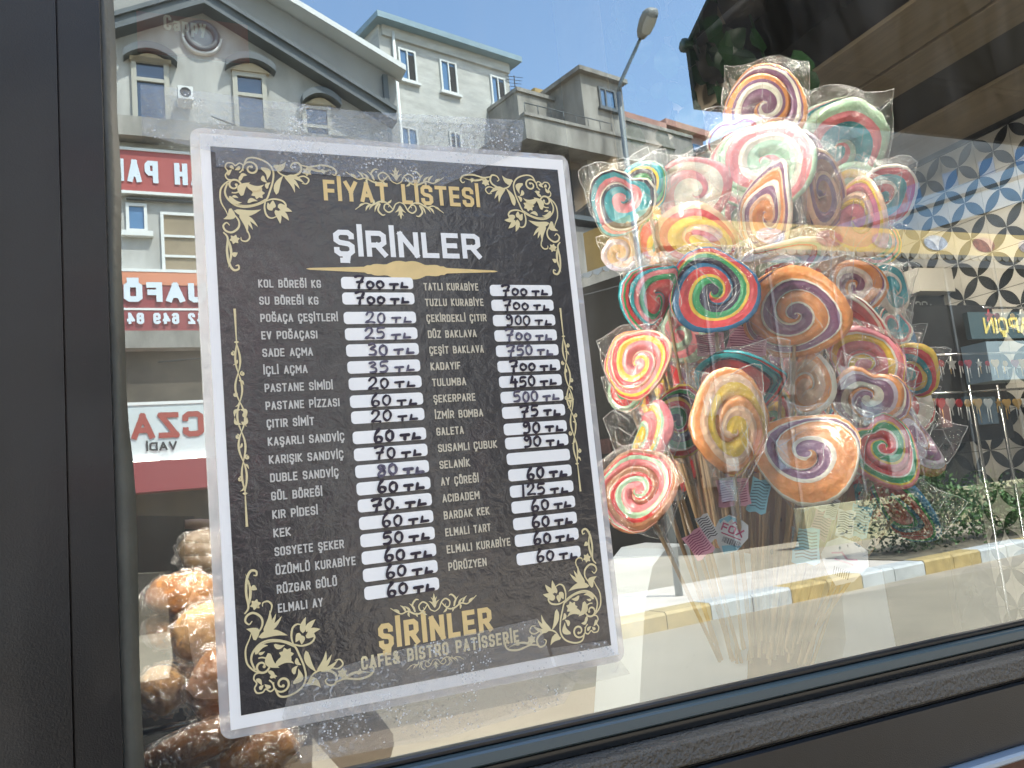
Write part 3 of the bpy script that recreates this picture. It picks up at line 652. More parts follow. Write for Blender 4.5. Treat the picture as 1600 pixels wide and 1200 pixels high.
# clear tape over the top and bottom edges, full of trapped air
def tape_mat(name, sc, dens, base):
    m = bpy.data.materials.new(name); m.use_nodes = True; n = m.node_tree; n.nodes.clear(); lk = n.links.new
    out = n.nodes.new('ShaderNodeOutputMaterial'); tr = n.nodes.new('ShaderNodeBsdfTransparent'); tr.inputs[0].default_value = (.97, .97, .97, 1)
    df = n.nodes.new('ShaderNodeBsdfDiffuse'); df.inputs[0].default_value = (.82, .84, .86, 1); gl = n.nodes.new('ShaderNodeBsdfGlossy'); gl.inputs['Roughness'].default_value = .12
    tc = n.nodes.new('ShaderNodeTexCoord'); vo = n.nodes.new('ShaderNodeTexVoronoi'); vo.inputs['Scale'].default_value = sc; lk(tc.outputs['Object'], vo.inputs['Vector'])
    r1 = n.nodes.new('ShaderNodeValToRGB'); r1.color_ramp.elements[0].position = .22; r1.color_ramp.elements[0].color = (1, 1, 1, 1); r1.color_ramp.elements[1].position = .34; r1.color_ramp.elements[1].color = (0, 0, 0, 1); lk(vo.outputs['Distance'], r1.inputs[0])
    no = n.nodes.new('ShaderNodeTexNoise'); no.inputs['Scale'].default_value = 24; no.inputs['Detail'].default_value = 5; no.inputs['Roughness'].default_value = .7; lk(tc.outputs['Object'], no.inputs['Vector'])
    r2 = n.nodes.new('ShaderNodeValToRGB'); r2.color_ramp.elements[0].position = dens; r2.color_ramp.elements[1].position = dens+.09; lk(no.outputs['Fac'], r2.inputs[0])
    n3 = n.nodes.new('ShaderNodeTexNoise'); n3.inputs['Scale'].default_value = 120; n3.inputs['Detail'].default_value = 6; n3.inputs['Distortion'].default_value = 2.5; lk(tc.outputs['Object'], n3.inputs['Vector'])
    r3 = n.nodes.new('ShaderNodeValToRGB'); r3.color_ramp.elements[0].position = .56; r3.color_ramp.elements[1].position = .66; lk(n3.outputs['Fac'], r3.inputs[0])
    n4 = n.nodes.new('ShaderNodeTexNoise'); n4.inputs['Scale'].default_value = 9; n4.inputs['Detail'].default_value = 4; lk(tc.outputs['Object'], n4.inputs['Vector'])
    r4 = n.nodes.new('ShaderNodeValToRGB'); r4.color_ramp.elements[0].position = .5; r4.color_ramp.elements[1].position = .66; lk(n4.outputs['Fac'], r4.inputs[0])
    def mth(op, a_, b_):
        x = n.nodes.new('ShaderNodeMath'); x.operation = op; x.use_clamp = True
        for i_, s_ in enumerate((a_, b_)):
            if isinstance(s_, (int, float)): x.inputs[i_].default_value = s_
            else: lk(s_, x.inputs[i_])
        return x.outputs[0]
    f = mth('ADD', mth('MULTIPLY', mth('MULTIPLY', r1.outputs[0], r2.outputs[0]), .55), mth('MULTIPLY', mth('MULTIPLY', r3.outputs[0], r4.outputs[0]), .4))
    f = mth('ADD', f, base)
    m1 = n.nodes.new('ShaderNodeMixShader'); lk(f, m1.inputs[0]); lk(tr.outputs[0], m1.inputs[1]); lk(df.outputs[0], m1.inputs[2])
    bp = n.nodes.new('ShaderNodeBump'); bp.inputs['Strength'].default_value = .5; bp.inputs['Distance'].default_value = .003; lk(n3.outputs['Fac'], bp.inputs['Height']); lk(bp.outputs[0], gl.inputs['Normal'])
    m2 = n.nodes.new('ShaderNodeMixShader'); m2.inputs[0].default_value = .06; lk(m1.outputs[0], m2.inputs[1]); lk(gl.outputs[0], m2.inputs[2]); lk(m2.outputs[0], out.inputs[0])
    return m
m_tape = tape_mat('clear_tape', 360, .50, .035)
m_tape2 = tape_mat('old_clear_tape', 420, .50, .05)
def tape(label, pix, m, d):
    q = MB(); pts = [pc(*p_) for p_ in pix]; q.prism(pts[::-1] if False else pts, PO(d), PX, PY, PN, .00012)
    o = q.build('clear_tape', m); return tag(o, label, 'tape')
def ragged(a_, b_, n=14, j=1.6, s=3):
    r_ = random.Random(s); return [(a_[0]+(b_[0]-a_[0])*i/n+r_.uniform(-j, j)*.4, a_[1]+(b_[1]-a_[1])*i/n+r_.uniform(-j, j)) for i in range(n)]
tape('wide clear tape with trapped bubbles along the top edge of the price list', [(338, 262), (336, 240), (222, 212), (219, 134)] + ragged((219, 134), (560, 176))[1:] + [(560, 176), (818, 190), (812, 238), (690, 292), (520, 276)], m_tape, .0023)
tape('clear tape holding the bottom edge of the price list, crinkled and dirty', [(455, 1062), (640, 1010), (838, 966), (862, 1040), (905, 1052), (880, 1098), (700, 1150), (470, 1192), (440, 1120)], m_tape2, .0023)
tape('small piece of clear tape on the bottom right corner of the price list', [(858, 1012), (944, 1000), (982, 1052), (905, 1070), (868, 1044)], m_tape, .0026)

# ------------------------------------------------------------------ the street behind the photographer
# laid out as the window glass shows it (distances behind the glass), then turned over to the street side (y -> -y)
class Fac:
    def __init__(s, a, bq, ya=None, yb=None):
        s.O = at(*a, ya); B = hit(*bq, 2, s.O.z) if yb is None else at(*bq, yb)
        d = B-s.O; d.z = 0; s.d = d.normalized(); s.n = Vector((s.d.y, -s.d.x, 0))
        if (EYE-s.O).dot(s.n) < 0: s.n = -s.n
    def uv(s, px, py):
        r = ray(px, py); t = (s.O-EYE).dot(s.n)/r.dot(s.n); P = EYE+r*t; return ((P-s.O).dot(s.d), P.z)
    def P(s, u, z, o=0.): q = s.O+s.d*u+s.n*o; return Vector((q.x, q.y, z))
    def box(s, mb, u0, u1, z0, z1, o0, o1, mi=0):
        mb.obox(s.P(u0, z0, o0), s.d*(u1-u0), s.n*(o1-o0), Vector((0, 0, z1-z0)), mi)
    def px(s, mb, x0, y0, x1, y1, o0, o1, mi=0):
        a = s.uv(x0, y0); c = s.uv(x1, y1); s.box(mb, min(a[0], c[0]), max(a[0], c[0]), min(a[1], c[1]), max(a[1], c[1]), o0, o1, mi)
    def poly(s, mb, pts, o0, o1, mi=0):
        mb.prism([(u, z-s.O.z) for u, z in pts], s.P(0, s.O.z, o0), s.d, Vector((0, 0, 1)), s.n, o1-o0, mi)
    def strip(s, mb, pts, wd, o0, o1, mi=0):
        """bar of height wd following pts (u,z), its top on the line"""
        for (a, c) in zip(pts[:-1], pts[1:]): s.poly(mb, [a, c, (c[0], c[1]-wd), (a[0], a[1]-wd)], o0, o1, mi)
    def text(s, mb, t, xr, yr, xl, yl, h, stroke, out, mi=0):
        """lettering that reads right on the street: starts at the image's right"""
        A = s.uv(xr, yr); B = s.uv(xl, yl); z = (A[1]+B[1])/2-h/2
        letter(mb, t, s.P(A[0], z, out), -s.d, Vector((0, 0, 1)), s.n, h, A[0]-B[0], stroke, mi)
m_cream = mat('cream_render', (.47, .46, .42), .85, var=.24, vscale=1.6, bump=.2, bscale=12, stretch=(1.6, 1, .5))
m_grey = mat('grey_render', (.36, .345, .315), .85, var=.16, vscale=.8)
m_white = mat('white_render', (.55, .54, .49), .85, var=.22, vscale=1.5, stretch=(1, 1, 3))
m_conc = mat('stained_concrete', (.33, .31, .27), .9, var=.55, vscale=1.5, stretch=(1, 1, .35))
m_dgrey = mat('slate_grey_trim', (.11, .125, .13), .6, var=.2, vscale=3)
m_wtrim = mat('white_trim', (.70, .70, .66), .5)
m_ptrim = mat('putty_window_frame', (.42, .40, .33), .6)
m_glz = mat('window_glass_dark', (.02, .04, .07), .05, spec=1.0, coat=1)
m_glb = mat('window_glass_blue', (.10, .20, .34), .15, spec=.8)
m_dark = mat('dark_opening', (.02, .019, .017), .7, var=.4, vscale=2)
m_red = mat('red_sign', (.40, .085, .07), .45, var=.12, vscale=1.5)
m_dred = mat('dark_red_sign', (.27, .05, .05), .45)
m_org = mat('faded_orange_sign', (.62, .24, .13), .5)
m_swht = mat('sign_white', (.72, .74, .74), .5)
m_eczr = mat('brown_red_letters', (.32, .06, .04), .5)
m_brown = mat('brown_shutter', (.30, .235, .15), .7, var=.15, vscale=4)
m_blueg = mat('bluish_metal_roof', (.26, .36, .40), .45, var=.15, vscale=2)
m_yel = mat('yellow_sign', (.40, .27, .09), .5, var=.12, vscale=2)
m_pink = mat('faded_red_roof', (.42, .22, .17), .8, var=.2, vscale=2)

def window(parent, f, x0, y0, x1, y1, frame, glass, fw=.09, mull=(), trans=(), out=.05, open_leaf=None):
    u0, z1 = f.uv(x0, y0); u1, z0 = f.uv(x1, y1)
    if u0 > u1: u0, u1 = u1, u0
    q = MB()
    f.box(q, u0, u0+fw, z0, z1, 0, out); f.box(q, u1-fw, u1, z0, z1, 0, out); f.box(q, u0+fw, u1-fw, z0, z0+fw, 0, out-.002); f.box(q, u0+fw, u1-fw, z1-fw, z1, 0, out-.002)
    for t in mull: c = u0+(u1-u0)*t; f.box(q, c-fw*.35, c+fw*.35, z0+fw, z1-fw, 0, out-.004)
    for t in trans: c = z0+(z1-z0)*t; f.box(q, u0+fw, u1-fw, c-fw*.4, c+fw*.4, 0, out-.006)
    w_ = q.build('window', frame, parent, True)
    q = MB(); f.box(q, u0+fw*.8, u1-fw*.8, z0+fw*.8, z1-fw*.8, .004, .012); q.build('pane', glass, w_, True)
    if open_leaf:
        a, c = open_leaf; q = MB(); f.box(q, u0+(u1-u0)*a, u0+(u1-u0)*c, z0+fw, z0+(z1-z0)*.86, .014, .02); q.build('open_sash', m_dark, w_, True)
    q = MB(); f.box(q, u0-.08, u1+.08, z0-.09, z0-.002, 0, out+.07); q.build('sill', frame, w_, True)
    return w_

# --- gabled building with the shops --------------------------------
F1 = Fac((183, 239), (297, 248), 14.0)
gb = thing('gabled_building', 'cream gabled building with grey roof verge, round gable ring and red signs', 'building', F1.P(2, GZ), flip=True)
ul, zl = F1.uv(150, 62); up, zp = F1.uv(316, 8); ur, zr = F1.uv(604, 188)
ull = up-(ur-up); zll = zr
q = MB(); F1.poly(q, [(ull, GZ), (ur, GZ), (ur, zr-.05), (up, zp-.05), (ull, zll-.05)], -7, 0); q.build('wall', m_cream, gb, True)
q = MB(); F1.strip(q, [(ull-.4, zll+.02), (up, zp+.04), (ur+.1, zr+.02)], .20, .002, .34); F1.strip(q, [(ull-.4, zll+.10), (up, zp+.13), (ur+.1, zr+.10)], .085, -7, .40); q.build('roof', m_dgrey, gb, True)
uc, zc_ = F1.uv(315, 60)
q = MB(); ring = [(.30, .0), (.30, .10), (.25, .13), (.20, .10), (.20, .0)]; N_ = 36
vs = [F1.P(uc+r_*math.cos(2*PI*k/N_), zc_+r_*math.sin(2*PI*k/N_), o_) for k in range(N_) for r_, o_ in ring]
q.add(vs, [(k*5+j, k*5+(j+1), ((k+1) % N_)*5+j+1, ((k+1) % N_)*5+j) for k in range(N_) for j in range(4)], 0, True); rg = q.build('round_gable_window', m_dgrey, gb, True)
q = MB(); F1.poly(q, [(uc+.2*math.cos(2*PI*k/24), zc_+.2*math.sin(2*PI*k/24)) for k in range(24)], .0, .03); q.build('pane', mat('ring_disc', (.30, .33, .32), .4), rg, True)
q = MB(); N_ = 24; vs = [F1.P(uc+r_*math.cos(PI+PI*k/N_), zc_+r_*math.sin(PI+PI*k/N_), o_) for k in range(N_+1) for r_, o_ in ((.345, .0), (.345, .07), (.303, .09), (.303, .0))]
q.add(vs, [(k*4+j, k*4+j+1, (k+1)*4+j+1, (k+1)*4+j) for k in range(N_) for j in range(3)], 0, True); q.build('frame', m_wtrim, rg, True)
def hooded(x0, y0, x1, y1, hx0, hx1, hy):
    w_ = window(gb, F1, x0, y0, x1, y1, m_ptrim, m_glz, .085, trans=(.70,), out=.06)
    u0, z1 = F1.uv(hx0, hy); u1, _ = F1.uv(hx1, hy+12); zt = F1.uv((hx0+hx1)/2, hy)[1]; c = (u0+u1)/2; hw = (u1-u0)/2
    q = MB(); N_ = 14
    top_ = [(c-hw+2*hw*k/N_, zt-.30+.20*math.sin(PI*k/N_)**.8) for k in range(N_+1)]
    for a_, b_ in zip(top_[:-1], top_[1:]): F1.poly(q, [a_, b_, (b_[0], b_[1]-.13), (a_[0], a_[1]-.13)], .0, .22)
    q.build('hood', m_dgrey, w_, True)
    q = MB(); hw2 = hw*.78; lo = [(c-hw2+2*hw2*k/N_, zt-.42+.16*math.sin(PI*k/N_)) for k in range(N_+1)]
    F1.poly(q, [(c-hw2, F1.uv(x0, y0)[1])] + lo + [(c+hw2, F1.uv(x0, y0)[1])], .0, .09); q.build('arch_panel', mat('ochre_arch', (.45, .37, .24), .7), w_, True)
hooded(204, 90, 268, 208, 192, 275, 66); hooded(362, 112, 422, 235, 350, 427, 82); hooded(470, 163, 524, 280, 468, 528, 136)
def sign(f, label, x0, y0, x1, y1, m, extra=None, texts=(), fr=m_wtrim, out=.14, name='shop_sign'):
    u0, z1 = f.uv(x0, y0); u1, z0 = f.uv(x1, y1); c = f.P((u0+u1)/2, z0, out)
    t = thing(name, label, 'sign', c, flip=True)
    q = MB(); f.box(q, min(u0, u1), max(u0, u1), z0, z1, .01, out); q.build('board', m, t, True)
    q = MB(); a_, b_ = min(u0, u1), max(u0, u1)
    f.box(q, a_-.04, b_+.04, z1, z1+.05, .01, out+.02); f.box(q, a_-.04, b_+.04, z0-.05, z0, .01, out+.02); q.build('frame', fr, t, True)
    if extra:
        for (ya_, yb_, mm) in extra:
            za = f.uv(x0, ya_)[1]; zb_ = f.uv(x0, yb_)[1]; q = MB(); f.box(q, a_+.01, b_-.01, zb_, za, out+.001, out+.012); q.build('band', mm, t, True)
    for (s_, xr, yr, xl, yl, h, st, mm, o_) in texts:
        q = MB(); f.text(q, s_, xr, yr, xl, yl, h, st, out+.02+o_, 0); q.build('lettering', mm, t, True)
    return t
m_gm = mat('sign_blue_white', (.62, .68, .72), .5)
sign(F1, 'red shop sign with white letters AH PAR on the gabled building, uppermost of its signs', 100, 232, 420, 316, m_red, texts=(('AH PAR', 318, 282, 172, 268, .40, .085, m_gm, 0),))
sign(F1, 'red and orange hairdresser sign KUAFÖR with a phone number on the gabled building', 110, 426, 420, 522, m_dred,
     extra=((426, 447, m_org), (484, 487.5, m_wtrim)), texts=(('KUAFÖR', 352, 462, 158, 460, .34, .095, m_gm, .02), ('42 649 84 2', 318, 500, 172, 503, .19, .045, m_gm, .02)))
q = MB(); F1.px(q, 100, 214, 560, 226, 0, .30); q.build('cornice', m_conc, gb, True)
q = MB(); F1.px(q, 100, 524, 560, 545, .0, .32); q.build('cornice', m_conc, gb, True)
q = MB(); F1.px(q, 100, 547, 560, 628, .005, .02); F1.px(q, 100, 775, 560, 1080, .005, .02); q.build('arcade_opening', mat('arcade_shade', (.10, .08, .055), .8, var=.5, vscale=1.5), gb, True)  # flat dark panels painted as the shade inside the arcade
window(gb, F1, 196, 318, 231, 364, m_wtrim, m_glb, .05)
window(gb, F1, 250, 332, 330, 432, m_wtrim, m_brown, .05, trans=(.3, .62))
q = MB(); F1.px(q, 197, 312, 320, 320, .02, .12); q.build('lintel', m_dgrey, gb, True)
sign(F1, 'white pharmacy sign with brown red letters ECZAN and VADİ under the arcade', 100, 640, 420, 712, mat('pharmacy_white', (.55, .60, .58), .4), texts=(('ECZAN', 352, 664, 162, 668, .42, .09, m_eczr, 0), ('VADİ', 276, 697, 228, 700, .14, .03, mat('black_letters', (.02, .02, .02), .5), 0)))
m_tubes = emis('lit_tube', (1, .97, .88), 5)
for x0, x1, y_ in ((197, 248, 724), (267, 332, 720)):
    q = MB(); a_ = F1.uv(x0, y_); c_ = F1.uv(x1, y_); z_ = (a_[1]+c_[1])/2; q.tube([F1.P(a_[0], z_, .22), F1.P(c_[0], z_, .22)], .028, 8)
    o = q.build('fluorescent_tube', m_tubes, None, True); tag(o, 'lit fluorescent tube below the pharmacy sign, %s' % ('the shorter one' if x0 < 200 else 'the longer one beside the price list'), 'tube light')
q = MB(); F1.px(q, 100, 736, 420, 757, .1, .9); o = q.build('shop_canopy', m_dred, None, True); tag(o, 'dark red canopy over the pharmacy entrance', 'canopy')
# --- bigger gable behind ----------------------------------------------
F2 = Fac((419, 0), (619, 122), 16.0, 16.0)
bb = thing('tall_gabled_building', 'large grey rendered gable with white roof edge rising behind the cream gable', 'building', F2.P(0, GZ), flip=True)
u0, z0 = F2.uv(419, -1); u1, z1 = F2.uv(621, 121); k = (z1-z0)/(u1-u0); ua = u0-9; za = z0-9*k
q = MB(); F2.poly(q, [(ua-9, GZ), (u1-.05, GZ), (u1-.05, z1-.04), (ua, za-.04), (ua-9, za-4)], -6, 0); q.build('wall', mat('grey_beige_render', (.36, .35, .32), .85, var=.12, vscale=1), bb, True)
q = MB(); F2.strip(q, [(ua, za+.06), (u1+.08, z1+.06)], .13, -.1, .45); q.build('roof_edge', m_wtrim, bb, True)
q = MB(); F2.px(q, 596, 120, 618, 300, .01, .12); q.build('downpipe_recess', m_dgrey, bb, True)
# --- white apartment block -------------------------------------------
F3 = Fac((590, 36), (809, 105), 24.0)
ap = thing('white_apartment_building', 'white rendered apartment block with a bluish metal roof edge and three upper windows', 'building', F3.P(3, GZ), flip=True)
ue = F3.uv(803, 200)[0]
q = MB(); F3.box(q, 0, ue, GZ, F3.O.z-.05, -8, 0); q.build('wall', m_white, ap, True)
q = MB(); F3.box(q, -.25, ue+.35, F3.O.z-.05, F3.O.z+.16, -8.2, .45); q.build('roof', m_blueg, ap, True)
q = MB(); F3.box(q, .1, ue, F3.O.z-.42, F3.O.z-.05, .0, .10); q.build('eaves_course', m_white, ap, True)
for x0, y0, x1, y1, ol in ((620, 74, 652, 132, (.52, .95)), (685, 92, 716, 150, (.5, .94)), (764, 117, 792, 170, (.4, .95)), (622, 196, 655, 250, None), (700, 205, 724, 262, (.2, .8)), (772, 218, 800, 270, None)):
    window(ap, F3, x0, y0, x1, y1, m_wtrim, m_glb, .07, mull=(.5,), out=.07, open_leaf=ol)
q = MB(); a_ = F3.uv(616, 60); q.tube([F3.P(a_[0]-.1, F3.O.z-.2, .1), F3.P(a_[0]-.1, 2, .1)], .06, 6); q.build('downpipe', m_wtrim, ap, True)
# --- concrete building -------------------------------------------------
F4 = Fac((819, 180), (1053, 234), 21.0)
cb = thing('concrete_building', 'weathered concrete building with a long balcony band and a roof tower', 'building', F4.P(3, GZ), flip=True)
uR = F4.uv(1055, 240)[0]; zS = F4.O.z; zbot = F4.uv(900, 232)[1]
q = MB(); F4.box(q, 0, uR-.2, GZ, zS, -7, -.9); q.build('wall', mat('brown_render', (.20, .155, .11), .85, var=.45, vscale=.9, stretch=(1.6, 1, .3)), cb, True)
q = MB(); F4.box(q, 0, uR, zbot, zS, -.9, 0); F4.box(q, -.02, uR+.03, zS, zS+.1, -.95, .06); q.build('balcony_band', m_conc, cb, True)
for x in (862, 890, 935, 968, 1000, 1030):
    u_ = F4.uv(x, 250)[0]; q = MB(); F4.box(q, u_, u_+.3, GZ, zbot-.01, -.9, -.55); q.build('pilaster', m_conc, cb, True)
for x in (872, 905, 945, 1010):
    u_ = F4.uv(x, 270)[0]; q = MB(); F4.box(q, u_, u_+.8, zbot-2.6, zbot-.3, -.9, -.84); q.build('window', m_dark, cb, True)
z_ = F4.uv(900, 333)[1]; q = MB(); F4.box(q, 0, uR, z_-.15, z_, -.9, -.1); q.build('floor_ledge', m_dgrey, cb, True)
z_ = F4.uv(900, 345)[1]; q = MB(); F4.box(q, 0, uR, z_-2.2, z_-.05, -.9, -.3); q.build('lower_balcony', mat('stained_plaster', (.30, .27, .23), .85, var=.5, vscale=1.6, stretch=(1, 1, .3)), cb, True)
F4b = Fac((807, 142), (916, 172), 23.5)
q = MB(); e_ = F4b.uv(912, 180)[0]; F4b.box(q, 0, e_+6, GZ, F4b.O.z-.02, -6, 0); F4b.box(q, -.05, e_+6, F4b.O.z-.02, F4b.O.z+.12, -6, .08); q.build('rear_wing', m_conc, cb, True)
F5 = Fac((905, 109), (970, 129), 22.5)
q = MB(); e_ = F5.uv(979, 200)[0]; F5.box(q, 0, e_, 4, F5.O.z-.12, -4.5, 0); F5.box(q, -.2, e_+.1, F5.O.z-.12, F5.O.z+.04, -4.7, .22); q.build('roof_tower', m_conc, cb, True)
window(cb, F5, 933, 135, 963, 175, m_dgrey, m_glb, .08, mull=(.4,), out=.06)
a_ = F4b.uv(849, 155); c_ = F4b.uv(892, 160)
q = MB(); F4b.box(q, F4b.uv(851, 150)[0], F4b.uv(889, 160)[0], F4b.O.z+.1, F4b.uv(870, 133)[1], -1.3, -.5)
yb_ = q.build('roof_equipment_box', m_yel, None, True); tag(yb_, 'yellow louvred box standing on the roof beside the concrete tower', 'equipment box')
for k in range(4):
    q = MB(); za = F4b.O.z+.2+.16*k; F4b.box(q, F4b.uv(874, 150)[0], F4b.uv(887, 160)[0], za, za+.07, -.499, -.47); q.build('louvre', m_dark, yb_, True)
q = MB(); rl = F4.P(0, zS+.1)
q.tube([F4.P(.05, zS+.42, 0), F4.P(uR*.55, zS+.42, 0)], .018, 5)
for k in range(8): q.tube([F4.P(.05+uR*.078*k, zS+.1, 0), F4.P(.05+uR*.078*k, zS+.42, 0)], .014, 4)
q.build('railing', m_dgrey, cb, True)
# --- red roofed house behind -----------------------------------------
F6 = Fac((1042, 185), (1122, 209), 34.0)
rh = thing('red_roofed_house', 'faded red house with a low hipped roof behind the concrete building', 'house', F6.P(2, GZ), flip=True)
e_ = F6.uv(1118, 260)[0]
q = MB(); F6.box(q, -4, e_-.3, GZ, F6.O.z-.35, -8, -.4); q.build('wall', mat('pinkish_render', (.40, .27, .23), .8, var=.2, vscale=1), rh, True)
q = MB(); F6.box(q, -.1, e_, F6.O.z-.35, F6.O.z, -8, 0); F6.box(q, -4.6, -.1, F6.O.z-.8, F6.O.z-.3, -8, 0); q.build('roof', m_pink, rh, True)
window(rh, F6, 1056, 225, 1068, 252, m_glb, m_glb, .05); window(rh, F6, 1082, 225, 1100, 248, m_glb, m_glb, .05)
# --- long building on the right ----------------------------------------
F7 = Fac((1075, 246), (1166, 204), 30.0)
lb = thing('panel_clad_building', 'long grey panel clad building with dark shops on the right of the street', 'building', F7.P(4, GZ), flip=True)
L7 = 17.5
q = MB(); F7.box(q, -3, L7, GZ, F7.O.z-.1, -6, -.02); q.build('wall', mat('shaded_panel_backing', (.30, .27, .235), .8, var=.35, vscale=.7), lb, True)  # brownish grey wall behind the cladding panels
m_pan = mat('grey_cladding_panel', (.44, .42, .385), .6, var=.12, vscale=.8)
for i in range(12):
    q = MB(); F7.box(q, -3+i*1.35, -3+i*1.35+1.32, F7.O.z-2.3, F7.O.z-.15, -.02, .03); q.build('panel', m_pan, lb, True)
q = MB(); F7.box(q, -3.1, L7, F7.O.z-.14, F7.O.z+.08, -6, .25); q.build('roof_edge', m_dgrey, lb, True)
def band7(name, xa, ya, xb, yb, m, o0, o1, label=None, cat='sign', parent=None, u0=None, u1=None):
    z1_ = F7.uv(xa, ya)[1]; z0_ = F7.uv(xb, yb)[1]; q = MB(); F7.box(q, u0, u1, z0_, z1_, o0, o1); o = q.build(name, m, parent, True)
    if label: tag(o, label, cat)
    return o
U = lambda x, y: F7.uv(x, y)[0]
for x in (1350, 1420, 1480, 1540, 1600, 1670):
    u_ = U(x, 320); q = MB(); F7.box(q, u_, u_+.5, F7.uv(1480, 330)[1]-.2, F7.uv(1480, 270)[1], -.02, .02); q.build('window', m_glb, lb, True)
band7('blue_fascia', 1500, 290, 1500, 345, mat('pale_blue_fascia', (.34, .47, .58), .35, var=.12, vscale=1), .02, .10, 'pale blue fascia band on the panel clad building', 'fascia', None, 1.0, L7)
band7('fascia_rib', 1500, 305, 1500, 311, m_dgrey, .101, .13, 'dark rib running along the pale blue fascia', 'rib', None, 1.0, L7)
# shop row with the yellow sign: front face along the street, a return face at its left end
F9 = Fac((1040, 392), (1600, 396), 14.0, 14.0); F9.d = Vector((1, 0, 0)); F9.n = Vector((0, -1, 0))
F8 = Fac((1040, 392), (903, 439), 14.0)
sr = thing('shop_row', 'row of dark shopfronts below a yellow sign band on the far side of the street', 'shops', F9.P(5, GZ), flip=True)
Z9 = F9.O.z; Z9t = F9.uv(1400, 366)[1]; L9 = 16.0; L8 = (at(903, 439, 14)-F9.O).length*0+F8.uv(895, 440)[0]
m_shopd = mat('dark_shopfronts', (.022, .021, .020), .7, spec=.2, var=.6, vscale=.8); m_mul = mat('steel_mullion', (.09, .09, .09), .5)
q = MB(); F9.box(q, 0, L9, GZ, Z9-.2, -.5, 0); q.build('shopfront', m_shopd, sr, True)
q = MB(); F8.box(q, .01, L8, GZ, Z9-.2, -.5, 0); q.build('shopfront', m_shopd, sr, True)
ys = thing('long_yellow_sign', 'long yellow shop sign band with round food pictures above dark shopfronts', 'sign', F9.P(4, Z9), flip=True)
q = MB(); F9.box(q, -.35, L9, Z9, Z9t, .0, .35); q.build('board', m_yel, ys, True)
q = MB(); F8.box(q, .0, F8.uv(930, 420)[0], Z9+.02, Z9t+.35, .0, .3); q.build('side_board', mat('orange_yellow_sign', (.62, .36, .09), .5, var=.15, vscale=2), ys, True)
for k in range(9):
    u_ = .9+k*1.75; q = MB(); F9.poly(q, [(u_+.42*math.cos(2*PI*j/16), (Z9+Z9t)/2+.20*math.sin(2*PI*j/16)) for j in range(16)], .351, .36); q.build('food_picture', mat('food_print_%d' % (k % 3), ((.35, .27, .26), (.42, .42, .46), (.36, .13, .08))[k % 3], .5, var=.6, vscale=9), ys, True)
aw2 = thing('scalloped_awning', 'white scalloped awning edge under the yellow sign band', 'awning', F9.P(0, Z9-.1), flip=True)
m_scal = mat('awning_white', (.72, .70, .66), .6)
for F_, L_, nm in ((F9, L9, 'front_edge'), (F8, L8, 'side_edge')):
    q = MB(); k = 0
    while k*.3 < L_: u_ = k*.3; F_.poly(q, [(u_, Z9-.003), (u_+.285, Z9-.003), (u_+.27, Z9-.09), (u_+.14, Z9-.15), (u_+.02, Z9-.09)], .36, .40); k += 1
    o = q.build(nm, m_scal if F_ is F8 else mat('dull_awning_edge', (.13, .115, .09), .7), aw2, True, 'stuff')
for F_, L_ in ((F9, L9), (F8, L8)):
    u_ = .8
    while u_ < L_: q = MB(); F_.box(q, u_, u_+.07, GZ, Z9-.2, .0, .05); q.build('mullion', m_mul, sr, True); u_ += 1.9
r_ = random.Random(12); DC = ((.10, .11, .11), (.08, .06, .045), (.16, .05, .04), (.06, .10, .12), (.20, .20, .19))
for k in range(44):
    F_, L_ = ((F9, L9), (F8, L8))[k % 4 == 0]; u_ = r_.random()*(L_-.6); z_ = GZ+.1+r_.random()*3.4; w1 = .2+.6*r_.random(); h1 = .12+.6*r_.random()
    q = MB(); F_.box(q, u_, u_+w1, z_, z_+h1, .003+.001*k, .05+.002*k); q.build('window_display', mat('display_%d' % (k % 5), DC[k % 5], .5, var=.5, vscale=5), sr, True)
ka, zk = F9.uv(1495, 492); kb, _ = F9.uv(1670, 490); zk2 = F9.uv(1565, 532)[1]
ks = thing('restaurant_sign', 'dark green kebab restaurant sign with yellow letters KEBAPÇIN', 'sign', F9.P((ka+kb)/2, zk2), flip=True)
q = MB(); F9.box(q, ka, kb, zk2, zk, .16, .3); q.build('board', mat('dark_green_sign', (.03, .06, .06), .4), ks, True)
q = MB(); F9.text(q, 'KEBAPÇIN', 1636, 509, 1521, 515, (zk-zk2)*.60, .075, .31); q.build('lettering', mat('yellow_letters', (.75, .55, .12), .5), ks, True)
q = MB(); F9.px(q, 1490, 545, 1640, 596, .2, .9); o = q.build('pale_kiosk_roof', mat('kiosk_grey', (.24, .29, .30), .5), None, True); tag(o, 'pale grey-green box of a kiosk standing before the dark shopfronts', 'kiosk')

# --- street lamp ---------------------------------------------------------
LY_ = 8.6
sl = thing('street_lamp', 'grey street lamp with a bent arm and a boxy lamp head on the median', 'street lamp', Vector((at(1008, 560, LY_).x, LY_, GZ+.12)), flip=True)
m_pole = mat('galvanised_pole', (.20, .22, .22), .45, metal=.4)
pt = at(967, 145, LY_); pb = Vector((at(1008, 560, LY_).x, LY_, GZ+.12)); pt.x = pb.x = (at(985, 300, LY_).x)
q = MB(); q.tube([pb, pt], [.050, .036], 10); q.build('pole', m_pole, sl, True)
hd = at(1003, 55, LY_-.25)
q = MB(); q.tube([pt, pt+(hd-pt)*.12+Vector((0, 0, .06)), hd], [.030, .028, .024], 8); q.build('arm', m_pole, sl, True)
h2 = at(1019, 14, LY_-.6)
d = (h2-hd).normalized(); sd_ = d.cross(Vector((0, 1, 0))).normalized(); up_ = sd_.cross(d)
q = MB(); Lh = (h2-hd).length; prof_ = ((-.1, .055, .05), (.1, .10, .07), (.5, .135, .085), (.85, .13, .07), (1.0, .09, .04)); vs = []
